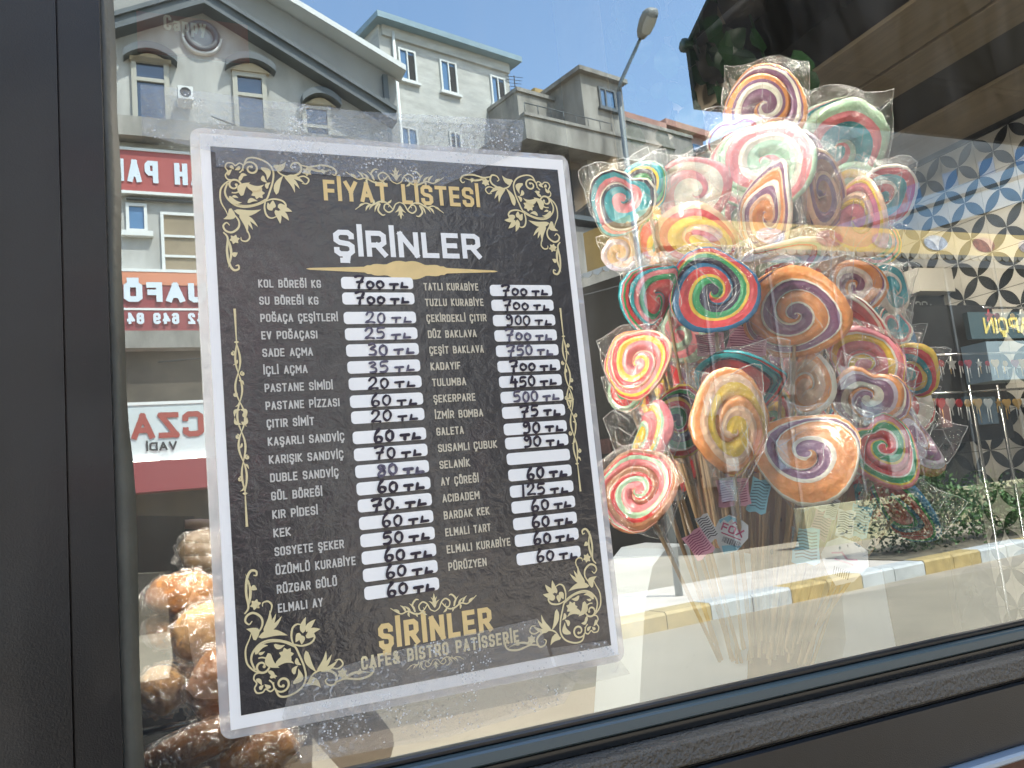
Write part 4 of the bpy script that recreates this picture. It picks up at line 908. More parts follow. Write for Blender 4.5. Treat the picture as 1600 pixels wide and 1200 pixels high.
for t, w1, h1 in prof_:
    c = hd+d*Lh*t
    for k in range(10): a = 2*PI*k/10; vs.append(c+sd_*w1*math.cos(a)+up_*h1*math.sin(a))
q.add(vs, [(i*10+k, i*10+(k+1) % 10, (i+1)*10+(k+1) % 10, (i+1)*10+k) for i in range(4) for k in range(10)] + [list(range(10))[::-1], [40+k for k in range(10)]], 0, True)
q.build('lamp_head', mat('lamp_housing', (.24, .24, .22), .5), sl, True)
q = MB(); vs = []
for t, w1 in ((.2, .07), (.5, .10), (.85, .085)):
    c = hd+d*Lh*t - up_*.05*(1 if up_.y > 0 else -1)
    for k in range(8): a = 2*PI*k/8; vs.append(c+sd_*w1*math.cos(a)+up_*.07*math.sin(a))
q.add(vs, [(i*8+k, i*8+(k+1) % 8, (i+1)*8+(k+1) % 8, (i+1)*8+k) for i in range(2) for k in range(8)], 0, True)
q.build('lamp_lens', mat('lamp_lens_grey', (.42, .42, .38), .2), sl, True)

# --- median with painted kerb, hedge -----------------------------------------
KA = Vector((2.35, 7.05, 0)); kd = Vector((1, .115, 0)).normalized(); kn = Vector((-kd.y, kd.x, 0))
q = MB(); q.obox(KA-kd*30+kn*.3+Vector((0, 0, GZ)), kd*70, kn*1.7, Vector((0, 0, .135))); struct(q.build('median', mat('median_paving', (.62, .54, .45), .9, var=.2, vscale=1.4), None, True))
q = MB(); q.obox(KA+kd*7.3+kn*.34+Vector((0, 0, GZ+.1)), kd*22, kn*1.6, Vector((0, 0, .05))); struct(q.build('planting_bed', m_soil, None, True))
kb_ = thing('painted_kerb', 'kerb of stones painted alternately yellow and white along the median', 'kerb', KA+Vector((0, 0, GZ)), flip=True)
m_ky = mat('yellow_kerb_paint', (.46, .33, .13), .7, var=.25, vscale=5); m_kw = mat('white_kerb_paint', (.50, .50, .47), .7, var=.16, vscale=5)
ks0 = None
uK = lambda x, y: (hit(x, y, 2, GZ+.1)-KA).dot(kd)
edges = [uK(x, y) for x, y in ((965, 985), (1060, 960), (1178, 935), (1290, 905), (1388, 890), (1480, 865), (1555, 852))]
mean = (edges[-1]-edges[0])/6; st_ = mean/2; su = edges[0]
for k in range(-16, 34):
    yel = (k//2) % 2 == 0
    q = MB(); O_ = KA+kd*(su+k*st_+.006)+Vector((0, 0, GZ)); ln = st_-.012; hh_ = .19+random.uniform(-.004, .004)
    pr = [(0, 0), (0, hh_-.03), (.03, hh_), (.30, hh_), (.30, 0)]
    q.prism(pr[::-1], O_, kn, Vector((0, 0, 1)), kd, ln); q.build('kerb_stone', m_ky if yel else m_kw, kb_, True)
def leafmass(name, c, sx, sy, sz, n, m, sz_l, seed, kind='stuff', flip=True):
    r_ = random.Random(seed); q = MB()
    for _ in range(n):
        p_ = Vector((c[0]+r_.gauss(0, sx*.42), c[1]+r_.gauss(0, sy*.42), 0)); h_ = sz*(.62+.55*noise.noise(Vector((p_.x*1.7, p_.y*1.7, seed)))+.18*r_.random()); p_.z = c[2]+h_*r_.random()**.6
        a = Vector((r_.gauss(0, 1), r_.gauss(0, 1), r_.gauss(0, 1))).normalized()*sz_l*r_.uniform(.6, 1.4); b_ = a.orthogonal().normalized()*sz_l*.5; b_.rotate(Matrix.Rotation(r_.random()*6, 3, a.normalized()))
        q.add([p_-a, p_+b_, p_+a, p_-b_], [(0, 1, 2, 3)])
    return q.build(name, m, None, flip, kind)
m_hg = mat('hedge_green', (.07, .15, .028), .6, var=.5, vscale=3); m_hg2 = mat('hedge_dark_green', (.035, .06, .02), .6, var=.5, vscale=3)
for k in range(9):
    c = KA+kd*(8.2+k*1.25)+kn*(1.05+.15*math.sin(k*2.2))
    o = leafmass('hedge', (c.x, c.y, GZ+.14), 1.0, .5, 1.15+.15*math.sin(k*1.7), 1500, m_hg if k % 3 else m_hg2, .045, 40+k)
c = KA+kd*16+kn*1.4
# parked white van and car at the right-hand shops are mostly hidden; a pale low wall closes the far pavement
q = MB(); q.obox(KA+kd*9.5+kn*4.2+Vector((0, 0, GZ)), kd*20, kn*.25, Vector((0, 0, .8))); o = q.build('low_wall', mat('yellowish_low_wall', (.42, .38, .22), .85, var=.3, vscale=2), None, True); tag(o, 'low yellowish wall across the street behind the hedge', 'low wall')

# --- the shop's own awning, seen from below in the glass -------------------
aw = thing('shop_awning', 'dark fabric awning with a hanging valance over the shop window', 'awning', (1.09, -.5, 1.6))
E1 = at(1085, 170, 1.0); x0 = 1.085; x1 = 6.0; zl_ = at(1085, 170, 1.0).z; zv = at(1075, 75, 1.0).z
m_aw = mat('dark_awning_fabric', (.022, .022, .022), .8)
# slope from the outer edge up to the wall; ends above the frame
m_awu = m_aw
q = MB(); q.add([(x0, 1.0, zv), (x1, 1.0, zv), (x1, -.08, zv+.62), (x0, -.08, zv+.62), (x0, 1.0, zv+.012), (x1, 1.0, zv+.012), (x1, -.08, zv+.632), (x0, -.08, zv+.632)], [(0,1,2,3), (7,6,5,4), (0,4,5,1), (1,5,6,2), (2,6,7,3), (3,7,4,0)])
q.build('canopy', m_aw, aw, True)
q = MB(); q.box((x0, .99, zl_), (x1, 1.004, zv+.005)); q.build('valance', m_aw, aw, True)
q = MB(); q.tube([(x0-.01, 1.0, zv+.006), (x1, 1.0, zv+.006)], .018, 8); q.build('front_bar', m_alu, aw, True)
for xx in (x0+.02, 3.4): q = MB(); q.tube([(xx, .97, zv), (xx, -.085, zv-.02)], .014, 6); q.build('arm', m_alu, aw, True)

# ------------------------------------------------------------------ lollipops behind the glass
CAND = {
 'or': (.86, .34, .10), 'pu': (.27, .12, .22), 'wh': (.86, .80, .68), 'te': (.03, .36, .42), 're': (.72, .06, .06), 'pk': (.84, .25, .27),
 'gr': (.03, .34, .11), 'mi': (.50, .72, .50), 'ye': (.88, .58, .06), 'bk': (.03, .022, .05), 'bl': (.02, .16, .34), 'li': (.62, .52, .62), 'pe': (.88, .56, .36), 'br': (.45, .20, .10),
}
def candy(k): return mat('sugar_'+k, CAND[k], .26, coat=.9, var=.22, vscale=45, sss=.2, bump=.30, bscale=150)
def heart_r(a):     # radius of a plump heart, a=0 pointing right
    x = math.cos(a); y = math.sin(a)
    top = math.exp(-((a-PI/2)/.42)**2); bot = math.exp(-(((a+PI/2+2*PI) % (2*PI)-0)/.5)**2) if False else math.exp(-((abs((a+PI/2+PI) % (2*PI)-PI))/.45)**2)
    return 1-.36*top+.18*bot-.02*abs(x)
def drop_r(a): return 1+.32*math.exp(-((abs((a-PI/2+PI) % (2*PI)-PI))/.6)**2)-.08
def swirl(R, bands, turns, shape, th, seed, hand_=1, wav=.03):
    """one rope of coloured strands wound into a flat spiral; bands = [(colour index, share)]"""
    r_ = random.Random(seed); q = MB(); us = [0.0]; mi_ = []
    for k, sh in bands:
        nseg = 3 if sh > .14 else 2; u0 = us[-1]
        for j in range(nseg): us.append(u0+sh*(j+1)/nseg); mi_.append(k)
    us[-1] = 1.0; nb = len(us); steps = int(30*turns)
    sb = []; acc = 0
    for k, sh in bands: sb.append((acc, acc+sh)); acc += sh
    def prof(u):
        rope = math.sqrt(max(0, 1-(2*u-1)**2))
        st = 1.0
        for a, c in sb:
            if a <= u <= c+1e-6: t = (u-a)/(c-a+1e-9); st = math.sqrt(max(0, 1-(2*min(1, max(0, t))-1)**2)); break
        return .52*rope**.6+.20*st+.24
    pitch = R/turns; ph = r_.uniform(0, 6); T2 = turns+.97; steps = int(30*T2)
    def pos(th_, u, side):
        ro = min(pitch*th_/(2*PI), R); ri = max(0, pitch*(th_/(2*PI)-1)); rr = ri+(ro-ri)*u
        a = hand_*th_+ph; t = rr/R; a += .55*noise.noise(Vector((math.cos(a)*t*1.1+seed*.7, math.sin(a)*t*1.1, 7.7)))*min(1, t*2); g = 1+(shape((a+PI*.5) % (2*PI)-PI*.5)-1)*min(1, t*1.1) if shape else 1
        nz = noise.noise(Vector((math.cos(a)*t*1.4, math.sin(a)*t*1.4, seed*1.7)))
        g *= 1+wav*math.sin(3*a+seed)*t+.10*nz*t
        lens = math.sqrt(max(0, 1-.80*t**3.2)); wd_ = min(1, (ro-ri)/pitch)
        z = th*lens*(prof(u)*wd_+.30*(1-wd_))*.5*(1+.5*nz)
        if u >= .999 and ro >= R-1e-9: z = 0
        if rr < pitch*.2: z = th*.5*.8
        bend = .16*R*noise.noise(Vector((math.cos(a)*t*.9+seed, math.sin(a)*t*.9, 4.2)))
        return Vector((rr*g*math.cos(a), rr*g*math.sin(a), side*z+bend))
    for side in (1, -1):
        vs = [pos(2*PI*T2*i/steps, u, side) for i in range(steps+1) for u in us]
        fs = []; 
        k0 = len(q.v); q.v += vs
        for i in range(steps):
            for j in range(nb-1):
                f = (k0+i*nb+j, k0+i*nb+j+1, k0+(i+1)*nb+j+1, k0+(i+1)*nb+j)
                q.f.append(list(f) if side*hand_ > 0 else list(f[::-1])); q.m.append(mi_[j]); q.sm.append(True)
    return q
m_cello = film('cellophane', haze=.006, gloss=.02, rough=.13, bscale=120, bump=.8, top=.30)
m_edge = film('cellophane_crease', haze=.5, gloss=.3, rough=.15, bscale=200, bump=.5)  # milky film for the bag rims and the imitated glints
m_cello2 = film('cellophane_twist', haze=.16, gloss=.10, rough=.16, bscale=160, bump=1.0)
m_stick = mat('lollipop_stick_wood', (.46, .31, .17), .6, var=.15, vscale=30, stretch=(1, 1, .1))
m_lp = mat('label_pink', (.74, .34, .45), .6); m_lb = mat('label_blue', (.22, .52, .66), .6); m_lw = mat('label_white', (.76, .76, .78), .6)
m_lm = mat('label_magenta', (.48, .03, .14), .5); m_lk = mat('label_black', (.04, .03, .05), .6); m_ln = mat('label_maroon', (.28, .05, .14), .6)
def bag(R, rx, ry, seed, th):
    """crinkled cellophane pouch: square top, gathered at the foot"""
    r_ = random.Random(seed); q = MB(); NU, NV = 11, 12
    def outl(u, v):   # u,v in -1..1
        x = u*(1.02+.05*noise.noise(Vector((u*2, v*2, seed)))); y = v
        if v < -.15: t = (-v-.15)/.85; x *= (1-t**1.25*.93)
        if v > .55: x *= 1+.05*math.sin(seed+u*3)
        y = v*1.16 if v > 0 else v*1.3
        y += .10*math.sin(u*4+seed)*max(0, v)
        return x*rx*1.0, y*ry*.97
    for side in (1, -1):
        vs = []
        for j in range(NV+1):
            v = -1+2*j/NV
            for i in range(NU+1):
                u = -1+2*i/NU; x, y = outl(u, v); e = min(1-abs(u), (1-v) if v > 0 else 1)
                rr = math.hypot(x/rx, y/ry); puff = th*.62*max(0, 1-(rr/1.25)**4)+th*.04
                jit = th*.30*noise.noise(Vector((x*120, y*120, seed*3.1+side)))+r_.uniform(-1, 1)*th*.10
                z = side*max(.0004, (puff+abs(jit)))*(0 if (i in (0, NU) or j == NV) else 1)
                zz = (.5*th*noise.noise(Vector((x*40, y*40, seed)))) if rr > 1.05 else 0
                k_ = R*.022; vs.append(Vector((x+r_.uniform(-k_, k_)*(abs(u) < 1), y+r_.uniform(-k_, k_), z+zz)))
        k0 = len(q.v); q.v += vs
        for j in range(NV):
            for i in range(NU):
                a, b_, c, d = k0+j*(NU+1)+i, k0+j*(NU+1)+i+1, k0+(j+1)*(NU+1)+i+1, k0+(j+1)*(NU+1)+i
                tri = ((a, b_, c), (a, c, d)) if r_.random() < .5 else ((a, b_, d), (b_, c, d))
                for t in tri: q.f.append(list(t) if side > 0 else list(t[::-1])); q.m.append(0); q.sm.append(r_.random() < .35)
    # the welded rim, and thin milky tubes that imitate glints on creases
    c_ = MB(); rim = [q.v[j*(NU+1)] for j in range(NV+1)] + [q.v[NV*(NU+1)+i] for i in range(NU+1)] + [q.v[j*(NU+1)+NU] for j in range(NV, -1, -1)]
    c_.tube(rim, .00038, 4, 0, False)
    for _ in range(17):
        i = r_.randrange(1, NU); j = r_.randrange(2, NV-1); di = r_.choice((-1, 0, 1)); dj = r_.choice((-1, 1)); pts = []
        for k in range(r_.randrange(2, 5)):
            ii = min(max(i+di*k, 0), NU); jj = min(max(j+dj*k, 0), NV); pts.append(q.v[jj*(NU+1)+ii]+Vector((0, 0, .0006)))
        c_.tube(pts, [.0004*(1 if 0 < k < len(pts)-1 else .3) for k in range(len(pts))], 4, 0, False)
    q.crease = c_
    return q

# centre px, apparent width and height px, depth behind the glass, turn in the picture (deg), shape, bands, turns, hand, stick foot px
O_, P_, W_ = 'or', 'pu', 'wh'
LOL = [
 ('purple and cream swirl lollipop with an orange edge, topmost of the bunch', 1196, 168, 106, 100, .27, 10, None, [(P_, .42), (W_, .22), ('pu', .12), (O_, .24)], 2.0, 1),
 ('turquoise and red swirl lollipop at the top right of the bunch', 1306, 232, 126, 128, .31, 40, None, [('te', .45), ('pk', .25), ('mi', .30)], 1.8, -1),
 ('mint green, white and red swirl lollipop just below the topmost one', 1192, 262, 130, 112, .24, -10, None, [('mi', .34), (W_, .22), ('pk', .30), ('mi', .14)], 1.9, -1),
 ('turquoise and pink heart lollipop at the far left beside the price list', 972, 310, 88, 84, .16, 25, 'heart', [('pk', .4), ('te', .36), ('bk', .16), (W_, .08)], 1.9, 1),
 ('green and black swirl lollipop peeping out behind the turquoise heart', 1008, 290, 62, 66, .24, -20, None, [('gr', .4), ('bk', .25), ('ye', .12), ('te', .23)], 1.8, 1),
 ('white lollipop with a pink edge, right of the turquoise heart', 1084, 300, 92, 92, .22, 0, None, [(W_, .62), ('pk', .38)], 1.6, 1),
 ('tall narrow orange and purple lollipop in the upper middle', 1205, 335, 82, 112, .17, 4, 'drop', [(O_, .42), ('pe', .16), (P_, .25), (W_, .17)], 2.2, 1),
 ('brown and purple lollipop seen almost edge-on beside the tall orange one', 1276, 300, 46, 108, .23, -14, None, [('br', .45), (P_, .3), ('pe', .25)], 2.0, -1),
 ('pink and yellow lollipop at the right under the turquoise one', 1345, 342, 76, 104, .21, -8, None, [('pk', .55), ('ye', .2), ('pe', .25)], 2.2, 1),
 ('yellow and red lollipop under the white and pink one', 1090, 372, 108, 78, .15, 12, None, [('ye', .5), ('re', .3), ('pe', .2)], 2.2, -1),
 ('small pale orange lollipop in a shiny bag at the left edge', 968, 396, 46, 46, .20, 0, None, [('pe', .6), ('li', .4)], 1.8, 1),
 ('white and red lollipop lying flat above the purple and orange swirl', 1226, 408, 112, 54, .15, -12, None, [('re', .34), ('mi', .26), (W_, .40)], 1.8, 1),
 ('small turquoise, red and green lollipop at the right, in front of the tiles', 1372, 384, 52, 58, .22, 50, None, [('te', .3), ('pk', .3), ('gr', .25), ('ye', .15)], 2.0, 1),
 ('red lollipop with a green stripe left of the rainbow lollipop', 1020, 470, 58, 104, .15, 12, None, [('re', .5), ('gr', .22), ('pk', .18), ('te', .10)], 1.9, -1),
 ('dark rainbow lollipop with wavy red, yellow, green and black bands', 1112, 458, 112, 108, .13, 30, None, [('bk', .28), ('gr', .22), ('ye', .10), ('re', .26), ('bl', .14)], 1.7, 1),
 ('large purple and orange spiral lollipop with thin white lines in the middle', 1243, 487, 132, 122, .12, 0, None, [(W_, .06), (P_, .40), (W_, .08), (O_, .46)], 2.6, -1),
 ('purple, cream and orange lollipop at the right of the large spiral', 1338, 448, 62, 74, .19, -25, None, [(P_, .38), (W_, .3), (O_, .32)], 1.9, 1),
 ('turquoise lollipop in shiny foil at the right edge, upper of the two', 1394, 452, 32, 70, .20, -22, None, [('te', .7), (W_, .3)], 1.6, 1),
 ('red and pink oval lollipop right below the large purple and orange spiral', 1340, 520, 78, 104, .16, -22, None, [('re', .4), ('pk', .45), (W_, .15)], 2.4, 1),
 ('turquoise lollipop in shiny foil at the right edge, lower of the two', 1393, 512, 26, 56, .21, -28, None, [('te', .6), ('pk', .2), (W_, .2)], 1.6, 1),
 ('yellow and pink oval lollipop at the left edge halfway down', 1000, 570, 80, 98, .14, 28, None, [('pk', .42), ('ye', .26), ('re', .22), ('pe', .10)], 2.3, -1),
 ('pink and yellow folded lollipop at the right, halfway down', 1358, 568, 106, 78, .13, 38, None, [('pk', .5), ('ye', .26), (W_, .08), ('pk', .16)], 2.2, 1),
 ('turquoise, red and yellow lollipop behind the pink and yellow folded one', 1424, 578, 52, 76, .19, -35, None, [('te', .45), ('re', .35), ('ye', .2)], 1.8, -1),
 ('red and blue arched lollipop in the centre', 1156, 596, 124, 84, .14, -12, 'drop', [('bl', .22), ('te', .2), ('re', .36), ('bk', .08), ('te', .14)], 1.8, 1),
 ('pale orange crumpled lollipop right of the red and blue arched one', 1262, 606, 60, 82, .14, 5, 'drop', [('pe', .6), (O_, .25), (W_, .15)], 1.6, 1),
 ('white and purple wavy lollipop under the pink and yellow folded one', 1358, 618, 98, 84, .11, 10, 'heart', [(W_, .34), (P_, .34), ('li', .14), (O_, .18)], 1.9, 1),
 ('small green and red lollipop at the left edge', 978, 612, 48, 54, .18, 0, None, [('gr', .3), ('re', .4), ('mi', .3)], 1.8, -1),
 ('dark lollipop with green and red rings left of the yellow one', 1054, 658, 78, 92, .15, 20, None, [('bk', .34), ('gr', .26), (W_, .07), ('re', .2), ('ye', .13)], 2.0, 1),
 ('thin yellow and pink lollipop seen edge-on at the lower left', 1010, 690, 34, 112, .13, 26, None, [('ye', .4), ('mi', .2), ('pk', .4)], 2.0, 1),
 ('yellow and orange drop shaped lollipop left of the big orange swirl', 1140, 672, 88, 132, .10, -10, 'drop', [('ye', .42), ('pe', .30), (O_, .28)], 2.0, -1),
 ('big orange and purple swirl lollipop low in the middle', 1262, 710, 134, 116, .09, -6, None, [(P_, .36), (W_, .12), (O_, .46), (W_, .06)], 1.75, -1),
 ('red, white and green heart lollipop tilted beside the big orange swirl', 1378, 700, 88, 98, .10, -32, 'heart', [('re', .3), (W_, .08), ('gr', .28), ('ye', .1), ('pk', .24)], 2.3, 1),
 ('pink, green and brown lollipop lowest at the left', 1000, 768, 96, 116, .10, 34, None, [('pk', .34), ('mi', .22), ('re', .16), ('br', .28)], 2.3, 1),
 ('dark purple and lilac lollipop behind the tilted heart', 1430, 688, 56, 104, .16, -26, None, [(P_, .5), ('li', .28), ('br', .22)], 1.9, 1),
 ('red, green and blue lollipop seen edge-on at the lower right', 1412, 786, 56, 118, .13, -38, None, [('re', .4), ('pk', .24), ('gr', .16), ('bl', .2)], 2.0, -1),
]
LOL += [('small %s lollipop squeezed in behind, %s' % z_[:2], z_[2], z_[3], 72, 76, .30, z_[4], None, z_[5], 1.9, 1) for z_ in (
    ('orange and white', 'under the mint green swirl', 1140, 300, 20, [(O_, .6), (W_, .4)]), ('red and yellow', 'left of the large purple and orange spiral', 1180, 430, -20, [('re', .6), ('ye', .4)]),
    ('turquoise and white', 'above the pink and yellow folded one', 1372, 500, 10, [('te', .6), (W_, .4)]), ('purple and pink', 'below the large purple and orange spiral', 1210, 560, 0, [(P_, .5), ('pk', .5)]),
    ('green and red', 'left of the yellow drop', 1090, 640, 30, [('gr', .5), ('re', .5)]), ('orange and purple', 'right of the yellow drop', 1190, 700, -30, [(O_, .5), (P_, .5)]),
    ('red and pink', 'under the pale orange one', 1320, 690, 0, [('re', .5), ('pk', .5)]), ('peach and red', 'above the lowest left lollipop', 1040, 735, 0, [('pe', .6), ('re', .4)]),
    ('turquoise and pink', 'right of the big orange swirl low down', 1335, 755, 20, [('te', .5), ('pk', .5)]), ('brown and orange', 'left of the dark rainbow one', 1050, 430, 0, [('br', .5), (O_, .5)]),
    ('yellow and mint', 'below the turquoise one at the top right', 1330, 300, 0, [('ye', .5), ('mi', .5)]), ('red and blue', 'right of the red and pink oval one', 1385, 548, 0, [('re', .6), ('bl', .4)]))]
_x = random.Random(77); _c = [[('re', .5), (W_, .5)], [(O_, .5), (W_, .2), (P_, .3)], [('te', .4), ('re', .4), (W_, .2)], [('gr', .3), ('ye', .3), ('re', .4)], [('pk', .5), ('mi', .5)], [('pe', .5), ('br', .3), (W_, .2)], [('ye', .5), ('re', .5)]]
for _l, _px, _py, _w, _h, _k in (
    ('red and white lollipop half hidden under the topmost purple one', 1150, 215, 74, 66, 0), ('orange and purple lollipop peeping out beside the mint green swirl', 1258, 262, 62, 90, 1),
    ('turquoise and red lollipop behind the pink and yellow one on the right', 1378, 310, 62, 90, 2), ('multicoloured lollipop behind the yellow and red one', 1040, 385, 62, 74, 3),
    ('pink and mint lollipop behind the tall narrow orange one', 1160, 340, 70, 88, 4), ('brown and peach lollipop behind the white and red one', 1290, 392, 74, 82, 5),
    ('yellow and red lollipop behind the large purple and orange spiral', 1300, 440, 70, 80, 6), ('pink and mint lollipop behind the rainbow one', 1062, 520, 72, 84, 4),
    ('orange and purple lollipop low between the rainbow and the blue arched one', 1090, 580, 76, 70, 1), ('turquoise and red lollipop behind the pale orange one', 1300, 640, 74, 78, 2),
    ('red and white lollipop behind the tilted heart', 1400, 640, 78, 86, 0), ('yellow and red lollipop behind the dark ringed one', 1030, 615, 70, 80, 6),
    ('multicoloured lollipop behind the big orange swirl', 1205, 655, 66, 88, 3), ('turquoise and red lollipop behind the lower right ones', 1350, 770, 74, 82, 2), ('peach and brown lollipop behind the yellow drop', 1100, 720, 60, 84, 5)):
    LOL.append((_l, _px, _py, _w, _h, .26+_x.uniform(-.02, .05), _x.uniform(-40, 40), _x.choice(('heart', 'drop', None)), _c[_k], 2.0, _x.choice((1, -1))))
ANG = {}
DIST = lambda P: (P-EYE).dot(FW)
m_foil = None
r_l = random.Random(21)
for idx, (lab, cx_, cy_, wp, hp, yd, rot, shp, bands, turns, hd_) in enumerate(LOL):
    C_ = at(cx_, cy_, yd); ds = DIST(C_); s_ = ds/FPX
    Wm, Hm = wp*s_/2*1.22, hp*s_/2*1.22; R = max(Wm, Hm); m_ = min(Wm, Hm)/R
    yaw_ = math.acos(max(.22, min(1, m_)))*.8; ell = m_/math.cos(yaw_)           # partly turned away, partly really oval
    zax = (EYE-C_).normalized(); side_ = RT-zax*RT.dot(zax); side_.normalize(); upx = zax.cross(side_)
    M0 = Matrix((side_, upx, zax)).transposed()
    ro = math.radians(-rot)
    # bag foot direction points to where the stick goes
    foot = at(1195+(cx_-1195)*.30+r_l.uniform(-14, 14), 1010+r_l.uniform(-10, 30), .20 if yd > .14 else .17)
    fd = (foot-C_); f2 = Vector((fd.dot(side_), fd.dot(upx))); fa = math.atan2(f2.y, f2.x)+PI/2
    longv = hp >= wp
    Rb = M0 @ Matrix.Rotation(fa, 3, 'Z')                                        # frame with -y towards the foot
    ax = 'Y' if longv else 'X'
    Rc = M0 @ Matrix.Rotation(ro, 3, 'Z') @ Matrix.Rotation(yaw_*(1 if (idx % 2) else -1), 3, ax)
    sx_, sy_ = (ell, 1) if longv else (1, ell)
    t = thing('lollipop', lab, 'lollipop', foot, 'lollipops in cellophane standing in a bunch behind the glass')
    keys = []
    for k, _ in bands:
        if k not in keys: keys.append(k)
    bi = [(keys.index(k), sh) for k, sh in bands]; th = R*.46
    q = swirl(R, bi, max(1.05, turns*.68) if turns < 2.5 else 1.9, {'heart': heart_r, 'drop': drop_r, None: None}[shp], th, idx*7+3, hd_)
    kb1, kb2, ktw = r_l.uniform(-.55, .55), r_l.uniform(-.35, .35), r_l.uniform(-.5, .5); fold = r_l.random() < .3
    def warp(v):
        x, y = v.x/R, v.y/R; z = v.z/R + kb1*x*x*.6 + kb2*y*y*.6 + ktw*x*y*.6
        if fold: z += .45*max(0, x*.8+y*.4-.15)**1.3
        return Vector((x*R*sx_, y*R*sy_, z*R))
    q.v = [C_ + Rc @ warp(v) for v in q.v]
    q.build('candy', [candy(k) for k in keys], t)
    bx_, by_ = (Wm, Hm)
    ca, sa = abs(math.cos(fa-ro)), abs(math.sin(fa-ro)); bx2 = min(R*.98, max(R*.5, math.hypot(bx_*ca, by_*sa))); by2 = min(R*1.02, max(R*.6, math.hypot(by_*ca, bx_*sa)))
    q = bag(R, bx2, by2, idx+1, th*1.0+R*.05); c2_ = q.crease; q.v = [C_ + Rb @ v for v in q.v]; wr_ = q.build('wrapper', m_cello, t); c2_.v = [C_ + Rb @ v for v in c2_.v]; c2_.build('crease', m_edge, wr_, kind='stuff')
    neck = C_ + Rb @ Vector((0, -by2*1.22, 0)); dd = (foot-neck); ln = dd.length; dd.normalize()
    st0 = C_ + Rb @ Vector((0, -by2*.7, 0))
    q = MB(); q.tube([st0, neck, foot], .0021, 7); q.build('stick', m_stick, t)
    tl = min(.055, ln*.35); q = MB(); NN = 9
    rad = [(.0062, .0042, .0036, .0040, .0033, .0038, .0031, .0035, .0028)[k] for k in range(NN)]
    q.tube([neck+Vector((0, 0, .004))-dd*.006+dd*tl*k/(NN-1) for k in range(NN)], rad, 7, 0, False, False); q.build('wrapper_twist', m_cello2, t)

# paper labels fixed round some of the sticks
def label_tag(px, py, y, w_px, h_px, ang, kind, desc):
    P = at(px, py, y); s_ = DIST(P)/FPX; w_ = w_px*s_; h_ = h_px*s_; z_ = (EYE-P).normalized(); X_ = (RT-z_*RT.dot(z_)).normalized(); Y_ = z_.cross(X_)
    a = math.radians(ang); X_, Y_ = X_*math.cos(a)+Y_*math.sin(a), Y_*math.cos(a)-X_*math.sin(a)
    t = thing('paper_label', desc, 'label', P, 'small printed labels hanging on the lollipop sticks')
    base = {'pink': m_lp, 'blue': m_lb, 'white': m_lw, 'fox': m_lw, 'pale': m_lw}[kind]
    q = MB(); NX = 6; n0 = []
    if kind in ('fox', 'pale'): out_ = [(0, -.5), (.32, -.28), (.5, .12), (.38, .42), (.1, .5), (-.24, .5), (-.46, .3), (-.5, 0), (-.26, -.3)]
    else: out_ = [(-.5, -.46), (-.3, -.5), (0, -.44), (.3, -.5), (.5, -.42), (.46, .0), (.5, .46), (.2, .5), (-.1, .44), (-.5, .5), (-.45, 0)]
    q.prism([(a_*w_, b_*h_) for a_, b_ in out_], P, X_, Y_, z_, .0005); q.build('card', base, t)
    def st(pts, wd, m, nm='print'):
        q = MB()
        for p_ in pts: ribbon(q, [(a_*w_, b_*h_) for a_, b_ in p_], wd, P+z_*.0006, X_, Y_, z_)
        o = q.build(nm, m, t)
    ink = {'pink': m_ln, 'blue': mat('label_navy', (.03, .10, .16), .6), 'white': m_lk, 'pale': m_lm, 'fox': m_lm}[kind]
    if kind in ('pink', 'blue', 'white'):
        st([[(-.4+.04*math.sin(i), .36-.085*i), (-.1, .38-.085*i+.02), (.2, .34-.085*i), (.4, .37-.085*i)] for i in range(9)], h_*.032, ink, 'small_print')
    if kind == 'fox':
        q = MB(); q.prism([(-.46*w_, .28*h_), (-.24*w_, .47*h_), (.1*w_, .47*h_), (0, .36*h_), (-.14*w_, .42*h_), (-.2*w_, .3*h_), (-.34*w_, .34*h_), (-.4*w_, .2*h_)], P+z_*.0006, X_, Y_, z_, .0003); q.build('blue_border', m_lb, t)
        q = MB(); q.prism([(0, -.48*h_), (.3*w_, -.28*h_), (.4*w_, -.12*h_), (.1*w_, -.2*h_), (-.14*w_, -.3*h_)], P+z_*.0006, X_, Y_, z_, .0003); q.build('blue_foot', m_lb, t)
        q = MB(); letter(q, 'FOX', P+z_*.001-X_*w_*.33+Y_*h_*.07, X_, Y_, z_, h_*.2, w_*.66, h_*.04); ribbon(q, [(-.06*w_, .32*h_), (0, .38*h_), (.07*w_, .32*h_)], h_*.03, P+z_*.001, X_, Y_, z_); q.build('lettering', m_lm, t)
        st([[(-.28, .01), (.32, .01)]], h_*.03, m_lm, 'small_print')
        q = MB(); rb_ = random.Random(4); x_ = -.18
        while x_ < .34:
            wb = rb_.choice((.012, .02, .03)); ribbon(q, [((x_+wb/2)*w_, -.05*h_), ((x_+wb/2)*w_, -.2*h_)], wb*w_, P+z_*.001, X_, Y_, z_); x_ += wb+rb_.choice((.012, .02))
        q.build('barcode', m_lk, t)
    if kind == 'pale':
        st([[(-.3, .12), (-.1, .2), (.05, .1), (.25, .16)], [(-.2, .02), (.2, .04)]], h_*.04, m_lp)
        q = MB()
        for i in range(8): ribbon(q, [((-.15+.045*i)*w_, -.12*h_), ((-.13+.045*i)*w_, -.3*h_)], .016*w_, P+z_*.001, X_, Y_, z_)
        q.build('barcode', m_lk, t)
label_tag(1141, 838, .125, 52, 62, -22, 'fox', 'round white and blue label with red FOX lettering and a barcode')
label_tag(1146, 770, .13, 50, 44, 5, 'pink', 'pink label under the yellow drop shaped lollipop')
label_tag(1186, 775, .12, 30, 56, -14, 'blue', 'light blue label right of the pink one under the yellow lollipop')
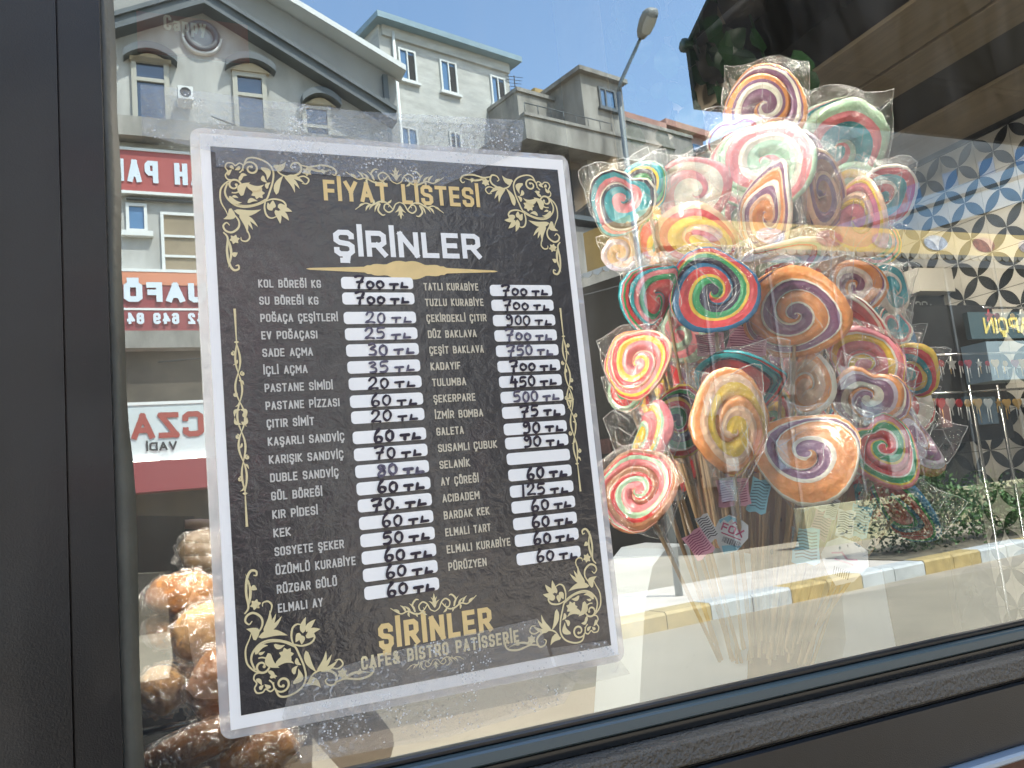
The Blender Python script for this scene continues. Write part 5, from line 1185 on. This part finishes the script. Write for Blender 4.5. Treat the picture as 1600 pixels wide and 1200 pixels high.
label_tag(1168, 532, .16, 62, 46, -8, 'pink', 'wide pink label between the rainbow and the large spiral lollipop')
label_tag(1110, 538, .165, 44, 36, 6, 'pink', 'small pink label below the dark rainbow lollipop')
label_tag(1259, 853, .11, 42, 58, -4, 'blue', 'light blue label hanging under the big orange swirl')
label_tag(1321, 818, .115, 26, 44, -10, 'white', 'white rolled label with small black print on a stick at the lower right')
label_tag(1343, 815, .12, 30, 52, -16, 'blue', 'light blue label beside the white rolled label at the lower right')
label_tag(1318, 880, .11, 70, 74, -22, 'pale', 'pale pink round label with a barcode lowest at the right')
label_tag(1106, 825, .13, 22, 44, 28, 'white', 'white rolled label left of the FOX label')
label_tag(1092, 850, .12, 34, 44, 34, 'pink', 'dull pink label lowest at the left of the bunch')
label_tag(1286, 820, .16, 34, 50, -20, 'pink', 'dark pink label in the shade behind the sticks')
label_tag(1284, 788, .14, 30, 24, 0, 'pale', 'small pale label just under the big orange swirl')
label_tag(1300, 795, .13, 18, 34, -18, 'white', 'narrow white label with black print right under the big orange swirl')

# ------------------------------------------------------------------ display shelf, wooden stand, boxes
m_shelf = mat('brown_shelf_board', (.20, .16, .12), .4, var=.06, vscale=3)
ds_ = thing('display_shelf', 'brown display shelf behind the window under the lollipops', 'shelf', (.3, .3, -.36))
q = MB(); q.box((-.2, .03, -.375), (.78, .46, -.35)); q.build('board', m_shelf, ds_)
for x_ in (-.17, .74): q = MB(); q.box((x_, .40, GZ+.03), (x_+.03, .43, -.376)); q.build('leg', m_shelf, ds_)
m_wood = mat('reddish_wood', (.30, .155, .08), .5, var=.35, vscale=6, stretch=(6, 6, .7))
ws = thing('wooden_stand', 'brown wooden stand with small holes behind the lollipop sticks', 'stand', (.47, .27, -.349))
a_ = at(1098, 760, .25); c_ = at(1300, 745, .25)
q = MB(); q.box((a_.x+.012, .25, -.348), (c_.x+.035, .285, a_.z+.01)); q.build('board', m_wood, ws)
q = MB(); q.box((a_.x-.0, .22, -.349), (c_.x+.045, .32, -.335)); q.build('foot', m_wood, ws)
for (hx, hy) in ((1141, 838), (1218, 812), (1140, 812), (1206, 862)):
    P = at(hx, hy, .2499); q = MB(); q.prism([(.0035*math.cos(k*PI/5), .0035*math.sin(k*PI/5)) for k in range(10)], P, Vector((1, 0, 0)), Vector((0, 0, 1)), Vector((0, -1, 0)), .0004); q.build('hole', m_black, ws)
m_wbox = mat('bluish_white_plastic', (.54, .61, .68), .35)
def tub(nm, lab, pix, y, dep):
    t = thing(nm, lab, 'box', (at(*pix[0], y).x, y, -.349)); pts = [at(*p_, y) for p_ in pix]; O2 = Vector((0, y, 0))
    q = MB(); q.prism([(p_.x, max(-.349, p_.z)) for p_ in pts], O2, Vector((1, 0, 0)), Vector((0, 0, 1)), Vector((0, 1, 0)), dep); q.build('body', m_wbox, t)
tub('plastic_tub', 'bluish white rounded plastic tub left of the lollipop sticks', [(1175, 1200), (1176, 866), (1130, 858), (1080, 850), (1040, 858), (1020, 884), (1008, 940), (1000, 1200)], .20, .10)
tub('paper_cone_holder', 'bluish white waisted holder right of the lollipop sticks', [(1425, 1200), (1408, 1050), (1390, 960), (1378, 890), (1330, 880), (1316, 940), (1322, 1000), (1305, 1080), (1290, 1200)], .20, .06)

# ------------------------------------------------------------------ packed bread at the lower left
m_crust = mat('golden_bread_crust', (.52, .25, .08), .38, var=.55, vscale=16, bump=.35, bscale=90, coat=.25, var2=(.26, .09, .028))
m_crust2 = mat('pale_bread_crust', (.66, .43, .20), .45, var=.4, vscale=14, bump=.3, bscale=90, var2=(.42, .20, .075))
m_brown2 = mat('brown_glazed_pastry', (.34, .15, .05), .3, var=.5, vscale=22, bump=.3, bscale=80, coat=.6)
m_cb = film('bread_bag_film', haze=.02, gloss=.14, rough=.08, bscale=90, bump=1.0, top=.45)
def bun(nm, lab, px, py, y, rx, ry, ang, m, seed, cat='bread', seg=26, ring=16, grp='wrapped breads piled behind the glass'):
    P = at(px, py, y); s_ = DIST(P)/FPX; a = rx*s_; b_ = ry*s_; t = thing(nm, lab, cat, P-Vector((0, 0, b_)), grp)
    an = math.radians(ang); X_ = (RT*math.cos(an)+UP*math.sin(an)); Y_ = (UP*math.cos(an)-RT*math.sin(an)); Z_ = -FW
    def surf(f, amp, sc, sd):
        q = MB(); vs = []
        for i in range(ring+1):
            v = PI*i/ring
            for k in range(seg):
                u = 2*PI*k/seg; d = Vector((math.cos(v), math.sin(v)*math.cos(u), math.sin(v)*math.sin(u)))
                rr = f*(1+amp*noise.noise(d*sc+Vector((sd, 0, 0)))); vs.append(P+X_*d.x*a*rr+Y_*d.y*b_*rr+Z_*d.z*b_*.85*rr)
        q.add(vs, [(i*seg+k, i*seg+(k+1) % seg, (i+1)*seg+(k+1) % seg, (i+1)*seg+k) for i in range(ring) for k in range(seg)], 0, True); return q
    surf(1, .16, 1.6, seed).build('loaf', m, t)
    q = surf(1.11, .30, 4.2, seed+9); r_ = random.Random(seed); q.sm = [r_.random() < .25 for _ in q.sm]; q.build('bag', m_cb, t)
bun('bread_roll', 'golden bread roll on top of the pile beside the window frame', 282, 928, .13, 56, 33, 12, m_crust, 1)
bun('bread_roll', 'pale bread roll with a shiny bag in the middle of the pile', 318, 988, .10, 52, 42, 38, m_crust2, 2)
bun('bread_roll', 'small golden roll squeezed under the topmost one', 262, 985, .15, 34, 30, 0, m_crust, 3)
bun('bread_roll', 'pale roll at the lower left of the pile, close to the frame', 252, 1078, .10, 36, 38, 10, m_crust2, 4)
bun('bread_roll', 'brown glazed roll beside the pale one low in the pile', 292, 1068, .13, 36, 30, 0, m_brown2, 5)
bun('bread_roll', 'golden loaf partly behind the lower left corner of the price list', 345, 1062, .08, 46, 62, -28, m_crust, 6)
bun('pastry_bar', 'dark long pastry in a bag with gold glints along the bottom', 300, 1168, .05, 100, 30, 24, m_brown2, 7)
bun('pastry_bar', 'golden long pastry in a shiny bag at the bottom under the price list corner', 395, 1178, .04, 70, 42, 18, m_crust, 8)
bun('bread_roll', 'dim bread bag with a greenish top behind the pile', 322, 862, .24, 44, 34, 0, mat('dim_rusk', (.25, .17, .09), .5, var=.5, vscale=30), 9)
tr_ = thing('metal_tray', 'small steel tray with a shiny rim under the bread bags', 'tray', at(270, 1140, .14))
P = at(270, 1140, .14); q = MB(); q.box((P.x-.05, P.y-.04, P.z-.02), (P.x+.09, P.y+.10, P.z-.016)); q.build('base', mat('brushed_steel', (.5, .52, .53), .25, metal=1), tr_)
q = MB(); q.tube([(P.x-.05, P.y-.04, P.z+.01), (P.x+.09, P.y-.04, P.z+.012), (P.x+.09, P.y+.10, P.z+.012)], .0035, 8); q.build('rim', MATS['brushed_steel'], tr_)
lg = at(262, 1140, .14)

# ------------------------------------------------------------------ deeper in the shop
RB = at(1408, 468, 1.40); RC = at(1408, 700, 1.40)
rk = thing('trinket_rack', 'rack of small heart and star party toppers hanging in rows by the tiled wall', 'display rack', (1.7, 1.3, GZ))
m_th = {'gold': mat('gold_foil', (.62, .40, .12), .3, metal=.6), 'red': mat('red_foil', (.42, .03, .04), .35, metal=.3), 'sil': mat('silver_foil', (.6, .6, .6), .3, metal=.6), 'mar': mat('maroon_foil', (.2, .03, .05), .35), 'wh': mat('white_topper', (.7, .7, .68), .4)}
q = MB(); rows = ((486, 1545, 1640), (560, 1470, 1640), (622, 1440, 1640)); RKY = 1.3
q = MB(); q.box((RB.x, 1.40, RC.z), (2.6, 1.43, RB.z-.02)); q.build('back_board', mat('rack_dark_board', (.010, .011, .012), .6, var=.5, vscale=7), rk)
m_rail = mat('chrome_rail', (.5, .52, .54), .2, metal=1)
q = MB()
for ry_, xa, xb in rows:
    A = at(xa-10, ry_-5, RKY); B = at(1660, ry_-14, RKY); B.z = A.z
    qq = MB(); qq.tube([A, B], .004, 6); qq.build('rail', m_rail, rk)
r_ = random.Random(8)
ORD = ('first', 'second', 'third', 'fourth', 'fifth', 'sixth', 'seventh', 'eighth', 'ninth', 'tenth', 'eleventh', 'twelfth', 'thirteenth', 'fourteenth', 'fifteenth', 'sixteenth', 'seventeenth')
def heart_poly(s): return [(s*(.16*(16*math.sin(t)**3)/2.6), s*(.16*(13*math.cos(t)-5*math.cos(2*t)-2*math.cos(3*t)-math.cos(4*t))/2.6)) for t in [2*PI*k/18 for k in range(18)]]
def star_poly(s): return [(s*(1 if k % 2 == 0 else .42)*math.sin(PI*k/5), s*(1 if k % 2 == 0 else .42)*math.cos(PI*k/5)) for k in range(10)]
for ry_, xa, xb in rows:
    x_ = xa; k = 0
    while x_ < xb:
        P = at(x_, ry_+8, RKY-.02+r_.uniform(-.01, .01)); s_ = .015+.009*r_.random(); kind = r_.choice(('heart', 'star', 'heart', 'dot'))
        ck = r_.choice(('gold', 'red', 'sil', 'mar', 'wh', 'gold')); mm = m_th[ck]
        pl_ = heart_poly(s_) if kind == 'heart' else star_poly(s_) if kind == 'star' else [(s_*.6*math.cos(j*PI/5), s_*.6*math.sin(j*PI/5)) for j in range(10)]
        tt = tag(MB.build((lambda m_: (m_.prism(pl_, P, Vector((1, 0, 0)), Vector((0, 0, 1)), Vector((0, -1, 0)), .004), m_)[1])(MB()), 'topper', mm), '%s %s party topper, %s from the left in the %s row of the rack' % ({'gold': 'gold', 'red': 'red', 'sil': 'silver', 'mar': 'maroon', 'wh': 'white'}[ck], {'heart': 'heart', 'star': 'star', 'dot': 'round'}[kind], ORD[k], {486: 'top', 560: 'middle', 622: 'bottom'}[ry_]), 'topper', 'party toppers on the rack')
        for dx in (-.005, .005):
            qq = MB(); ln = r_.uniform(.03, .07); qq.tube([(P.x+dx, P.y, P.z-.005), (P.x+dx*1.3, P.y, P.z-ln)], .0017, 5); o = qq.build('pin', m_th[r_.choice(('sil', 'gold', 'wh'))], tt)
        x_ += r_.uniform(11, 17); k += 1
for x_ in (1518, 1562): A = at(x_, 625, RKY+.01); qq = MB(); qq.tube([(A.x, A.y, A.z+.05), (A.x, A.y, GZ+.03)], .006, 6); qq.build('post', m_rail, rk)
cbn = thing('drinks_fridge', 'tall dark fridge standing before the tiled wall, right of the lollipops', 'fridge', (1.75, 1.8, GZ+.03))
A = at(1408, 455, 1.75); B = at(1500, 560, 1.75)
q = MB(); q.box((A.x, 1.76, GZ+.03), (B.x+.03, 2.2, at(1450, 462, 1.75).z)); q.build('body', mat('fridge_black', (.02, .024, .026), .35), cbn)
q = MB(); q.box((A.x+.03, 1.752, GZ+.1), (B.x, 1.759, at(1450, 500, 1.75).z)); q.build('door', mat('fridge_door', (.03, .045, .055), .12, coat=1, var=.6, vscale=6), cbn)
bx3 = thing('carton', 'white carton with the marking 3G+ standing on the dark fridge', 'carton', at(1460, 455, 1.72))
A = at(1432, 458, 1.72); B = at(1486, 428, 1.72)
q = MB(); q.box((A.x, 1.70, A.z+.004), (B.x+.01, 1.86, A.z+.10)); q.build('box', mat('carton_white', (.62, .60, .55), .6), bx3)
q = MB(); letter(q, '3G+', Vector((A.x+.02, 1.751, A.z-.07)), Vector((1, 0, 0)), Vector((0, 0, 1)), Vector((0, -1, 0)), .045, .10, .007); q.build('lettering', mat('grey_lettering', (.35, .36, .35), .5), cbn)
fr_ = thing('drinks_cooler', 'dark drinks cooler with a red header and pale Cappy lettering deep in the shop', 'cooler', (-.1, 2.2, GZ+.03))
A = at(230, 70, 2.2); B = at(330, 10, 2.2)
q = MB(); q.box((A.x-.1, 2.22, GZ+.03), (A.x+.9, 2.55, A.z+.45)); q.build('body', mat('cooler_dark', (.03, .03, .03), .4), fr_)
m_cl = mat('cappy_lettering', (.85, .82, .78), .4)
q = MB(); q.box((A.x-.03, 2.20, A.z-.02), (A.x+.33, 2.219, A.z+.12)); q.build('header', mat('cooler_red', (.20, .035, .03), .5), fr_)
A2 = at(256, 46, 2.195); B2 = at(322, 44, 2.195)
q = MB(); letter(q, 'Cappy', A2, Vector((1, 0, 0)), Vector((0, 0, 1)), Vector((0, -1, 0)), .055, B2.x-A2.x, .009); q.build('lettering', m_cl, fr_)
# pothos plants hanging over the ceiling fascia
m_pl = mat('pothos_green', (.014, .05, .014), .35, var=.5, vscale=14); m_pot = mat('dark_plant_pot', (.05, .045, .04), .6)
lf = MB(); hp_ = [(0, 0), (.28, .14), (.46, .42), (.40, .72), (.18, .98), (0, 1.18), (-.18, .98), (-.40, .72), (-.46, .42), (-.28, .14)]
mid = [Vector((0, -.0, 0)), Vector((0, .55, -.10)), Vector((0, 1.18, -.02))]
vs = [Vector((a_, b_, .10-.5*abs(abs(a_)-.2))) for a_, b_ in hp_]; lf.add(vs+[Vector((0, .5, -.06))], [(i, (i+1) % 10, 10) for i in range(10)], 0, True)
leaf_me = None; r_ = random.Random(31)
for pi_, (cx_, cy_, n_l, sp, lab) in enumerate(((1112, 70, 34, 34, 'trailing pothos plant with dark green leaves at the left end of the ceiling drop'), (1190, 40, 34, 40, 'second trailing pothos plant right of the first one, close to the ceiling'), (1150, 130, 16, 26, 'thin hanging tendril of pothos below the other plants'))):
    P = hit(cx_, cy_, 0, 1.49)
    t = thing('hanging_plant', lab, 'plant', P, 'trailing plants at the ceiling drop')
    q = MB(); q.tube([P+Vector((0, .05, .10)), P+Vector((0, .03, .0)), P+Vector((.02, 0, -.22))], .004, 5); q.build('stem', m_pl, t)
    q = MB(); q.tube([P+Vector((0, .06, .18)), P+Vector((0, .06, .06))], [.09, .06], 12); q.build('pot', m_pot, t)
    for k in range(n_l):
        if leaf_me is None: o = lf.build('leaf', m_pl, t); leaf_me = o
        else: o = leaf_me.copy(); COL.objects.link(o); o.parent = t
        s_ = r_.uniform(.055, .10)
        o.location = Vector((r_.uniform(-.16, .03), r_.gauss(0, .14), r_.gauss(-.03, .13)))
        o.rotation_euler = (r_.uniform(1.2, 1.9), r_.uniform(-2.9, 2.9)*1.0, r_.uniform(-.6, .6)); o.scale = (s_, s_, s_)
# blank counter
q = MB(); q.box((-1.2, 1.9, GZ+.03), (1.0, 2.3, -.75)); o = q.build('counter', mat('dark_counter', (.06, .045, .04), .4, var=.4, vscale=4), None); tag(o, 'dark counter deep inside the shop', 'counter')
# warm fill lights added under the ceiling to brighten the shop
for (lx, ly) in ((1.2, 2.0), (2.2, 1.2)):
    ld = bpy.data.lights.new('warm_ceiling_lamp', 'AREA'); ld.shape = 'DISK'; ld.size = .16; ld.energy = 5; ld.color = (1, .88, .72)
    lo = bpy.data.objects.new('ceiling_lamp_light', ld); COL.objects.link(lo); lo.location = (lx, ly, ZC-.06 if lx > 1.5 else 1.25)
# long fill light added over the window to brighten the lollipops
ld = bpy.data.lights.new('display_strip_light', 'AREA'); ld.shape = 'RECTANGLE'; ld.size = 2.2; ld.size_y = .10; ld.energy = 12; ld.color = (1, .92, .80)
lo = bpy.data.objects.new('display_strip', ld); COL.objects.link(lo); lo.location = (.7, .12, 1.07)
lo.rotation_euler = Vector((0, -.35, 1.25)).to_track_quat('Z', 'Y').to_euler()
# a second added fill light, upright behind the left jamb
ld = bpy.data.lights.new('upright_strip_light', 'AREA'); ld.shape = 'RECTANGLE'; ld.size = 1.0; ld.size_y = .03; ld.energy = 2.8; ld.color = (1, .92, .80)
lo = bpy.data.objects.new('upright_display_strip', ld); COL.objects.link(lo); lo.location = (-.20, .035, .42)
lo.rotation_euler = Matrix(((0, -.45, -.893), (0, .893, -.45), (1, 0, 0))).to_euler()

# ------------------------------------------------------------------ the photographer, seen only in the glass
def skin_mesh(name, joints, bones, m, parent, root, sub=2):
    """joints: {name: (pos, rx, ry)}; one continuous skin over the bones"""
    names = list(joints); me = bpy.data.meshes.new(name); off = Vector(parent['_o'])
    me.from_pydata([tuple(Vector(joints[k][0])-off) for k in names], [(names.index(a), names.index(b_)) for a, b_ in bones], [])
    me.skin_vertices.new() if hasattr(me.skin_vertices, 'new') else None
    o = bpy.data.objects.new(name, me); COL.objects.link(o); o.parent = parent; o['_o'] = tuple(off)
    md = o.modifiers.new('skin', 'SKIN'); md.use_smooth_shade = True
    if len(me.skin_vertices) == 0:
        with bpy.context.temp_override(object=o, active_object=o, selected_objects=[o]): bpy.ops.mesh.customdata_skin_add()
    sv = me.skin_vertices[0].data
    for i, k in enumerate(names): sv[i].radius = joints[k][1:3]; sv[i].use_root = (k == root)
    sb = o.modifiers.new('subdivision', 'SUBSURF'); sb.levels = sub; sb.render_levels = sub
    me.materials.append(m); return o
BX, BY = -.10, -1.12
ph_c = EYE - FW*.011 - RT*.045 - UP*.02
pr_ = thing('person', 'person in dark clothes and a dark headscarf holding up a phone with both hands', 'person', (BX, BY, GZ))
m_skin = mat('skin', (.45, .27, .18), .5, sss=.1); m_coat = mat('dark_coat', (.012, .012, .014), .9, bump=.3, bscale=30); m_trou = mat('dark_trousers', (.014, .015, .02), .9)
HL = ph_c - RT*.088 - FW*.012; HR = ph_c + RT*.088 - FW*.012
z0 = GZ
J = {'pel': ((BX, BY, z0+.88), .135, .11), 'waist': ((BX, BY+.01, z0+1.02), .125, .10), 'chest': ((BX, BY, z0+1.18), .145, .11), 'up': ((BX, BY, z0+1.28), .12, .085), 'neck': ((BX, BY+.01, z0+1.345), .052, .052), 'jaw': ((BX, BY+.03, z0+1.41), .062, .07), 'head': ((BX, BY+.03, z0+1.49), .074, .092), 'crown': ((BX, BY+.02, z0+1.555), .055, .065)}
for s_, n_ in ((-1, 'l'), (1, 'r')):
    H_ = HL if s_ < 0 else HR
    J['sh'+n_] = ((BX+s_*.165, BY, z0+1.29), .055, .055); el = Vector((BX+s_*.25, BY+.16, z0+1.17)); J['el'+n_] = (el, .042, .042); J['wr'+n_] = (H_+(el-H_).normalized()*.085, .027, .03); J['pa'+n_] = (H_+(el-H_).normalized()*.03, .034, .016)
    J['hip'+n_] = ((BX+s_*.09, BY, z0+.80), .088, .09); J['kn'+n_] = ((BX+s_*.10, BY+.02, z0+.46), .058, .06); J['an'+n_] = ((BX+s_*.10, BY-.01, z0+.10), .036, .04); J['to'+n_] = ((BX+s_*.115, BY+.15, z0+.04), .04, .03)
bones = [('pel', 'waist'), ('waist', 'chest'), ('chest', 'up'), ('up', 'neck'), ('neck', 'jaw'), ('jaw', 'head'), ('head', 'crown')]
for n_ in 'lr': bones += [('up', 'sh'+n_), ('sh'+n_, 'el'+n_), ('el'+n_, 'wr'+n_), ('wr'+n_, 'pa'+n_), ('pel', 'hip'+n_), ('hip'+n_, 'kn'+n_), ('kn'+n_, 'an'+n_), ('an'+n_, 'to'+n_)]
body = skin_mesh('body', J, bones, m_skin, pr_, 'pel')
cj = {k: (J[k][0], J[k][1]*1.16+.008, J[k][2]*1.16+.008) for k in J if k in ('pel', 'waist', 'chest', 'up', 'shl', 'shr', 'ell', 'elr', 'wrl', 'wrr')}
cj['hem'] = ((BX, BY, z0+.70), .20, .16)
skin_mesh('coat', cj, [('hem', 'pel'), ('pel', 'waist'), ('waist', 'chest'), ('chest', 'up'), ('up', 'shl'), ('up', 'shr'), ('shl', 'ell'), ('shr', 'elr'), ('ell', 'wrl'), ('elr', 'wrr')], m_coat, pr_, 'pel')
for n_ in 'lr': skin_mesh('trouser_leg', {k+n_: (J[k+n_][0], J[k+n_][1]*1.2+.008, J[k+n_][2]*1.2+.008) for k in ('hip', 'kn', 'an')}, [('hip'+n_, 'kn'+n_), ('kn'+n_, 'an'+n_)], m_trou, pr_, 'hip'+n_)
skin_mesh('headscarf', {'t': ((BX, BY-.005, z0+1.575), .072, .08), 'm': ((BX, BY-.025, z0+1.49), .098, .095), 'n': ((BX, BY-.012, z0+1.38), .088, .082), 'b': ((BX, BY, z0+1.30), .13, .10)}, [('t', 'm'), ('m', 'n'), ('n', 'b')], m_coat, pr_, 'm')
q = MB(); fz = BY+.03+.088
q.tube([(BX, fz-.004, z0+1.505), (BX, fz+.014, z0+1.472), (BX, fz, z0+1.462)], [.006, .011, .007], 8); q.build('nose', m_skin, pr_)
for s_ in (-1, 1): q = MB(); q.tube([(BX+s_*.022, fz-.006, z0+1.505), (BX+s_*.042, fz-.014, z0+1.505)], [.006, .004], 8); q.build('eye', mat('eye_dark', (.03, .02, .015), .2), pr_)
q = MB(); q.tube([(BX-.022, fz-.006, z0+1.435), (BX, fz+.002, z0+1.434), (BX+.022, fz-.006, z0+1.435)], [.003, .006, .003], 8); q.build('mouth', mat('lips', (.36, .13, .11), .5), pr_)
for s_, H_ in ((-1, HL), (1, HR)):
    for k in range(4):
        b0 = H_ + UP*(.026-.017*k) - FW*.004; ln = (.060, .070, .066, .052)[k]
        q = MB(); q.tube([b0+RT*s_*.012, b0+RT*s_*.016+FW*ln*.30, b0-RT*s_*.004+FW*ln*.36, b0-RT*s_*.022+FW*ln*.34], [.0088, .0082, .0078, .0066], 8); q.build('finger', m_skin, pr_)
    b0 = H_ - UP*.035 - FW*.012; q = MB(); q.tube([b0+RT*s_*.01, b0-RT*s_*.012+UP*.012, b0-RT*s_*.036+UP*.022], [.011, .010, .0085], 8); q.build('thumb', m_skin, pr_)
phn = thing('phone', 'dark smartphone held level in front of the photographer', 'phone', ph_c)
def pbox(q, c, hx, hy, d0, d1):
    q.obox(c-RT*hx-UP*hy+FW*d0, RT*2*hx, FW*(d1-d0), UP*2*hy)
q = MB(); pbox(q, ph_c, .080, .0375, -.004, .004); q.build('body', mat('phone_black', (.02, .02, .025), .2), phn)
q = MB(); pbox(q, ph_c, .075, .034, -.0046, -.0041); q.build('screen', mat('phone_screen', (.03, .03, .04), .1), phn)

# ------------------------------------------------------------------ small things on the street
m_cable = mat('black_cable', (.02, .02, .02), .6)
for k, (a_, c_, sag, lab) in enumerate(((F1.P(1.5, 6.9, .5), F4.P(2, 8.6, .4), .5, 'thin black cable strung from the cream gable to the concrete building'), (F1.P(.5, 2.6, .4), F9.P(6, 6.4, .5), .7, 'thin black cable sagging low across the shopfronts'))):
    q = MB(); pts = []
    for i in range(21): t = i/20; p_ = a_.lerp(c_, t); p_.z -= sag*4*t*(1-t); pts.append(p_)
    q.tube(pts, .014, 5); o = q.build('overhead_cable', m_cable, None, True); tag(o, lab, 'cable')
for k, (P_a, lab) in enumerate(((F3.P(4.2, F3.O.z+.15, -2), 'roof aerial on the white apartment block'), (F4b.P(1.2, F4b.O.z+.1, -1.5), 'roof aerial on the rear wing of the concrete building'))):
    q = MB(); q.tube([P_a, P_a+Vector((0, 0, 1.5))], .02, 5)
    for j in range(5): q.tube([P_a+Vector((-.35+.04*j, 0, 1.45-.13*j)), P_a+Vector((.35-.04*j, 0, 1.45-.13*j))], .01, 4)
    o = q.build('roof_aerial', m_cable, None, True); tag(o, lab, 'aerial')
q = MB(); F1.px(q, 226, 120, 232, 200, .0, .02)
for x0, y0, x1, y1, lab in ((276, 150, 300, 172, 'small white air conditioner on the cream gable between the windows'),):
    ac = thing('air_conditioner', lab, 'air conditioner', F1.P(F1.uv(x0, y1)[0], F1.uv(x0, y1)[1], .3), flip=True)
    q = MB(); F1.px(q, x0, y0, x1, y1, .05, .4); q.build('casing', m_wtrim, ac, True)
    u_, z_ = F1.uv((x0+x1)/2, (y0+y1)/2); q = MB(); F1.poly(q, [(u_+.09*math.cos(2*PI*j/14), z_+.09*math.sin(2*PI*j/14)) for j in range(14)], .401, .41); q.build('fan_grille', m_dark, ac, True)
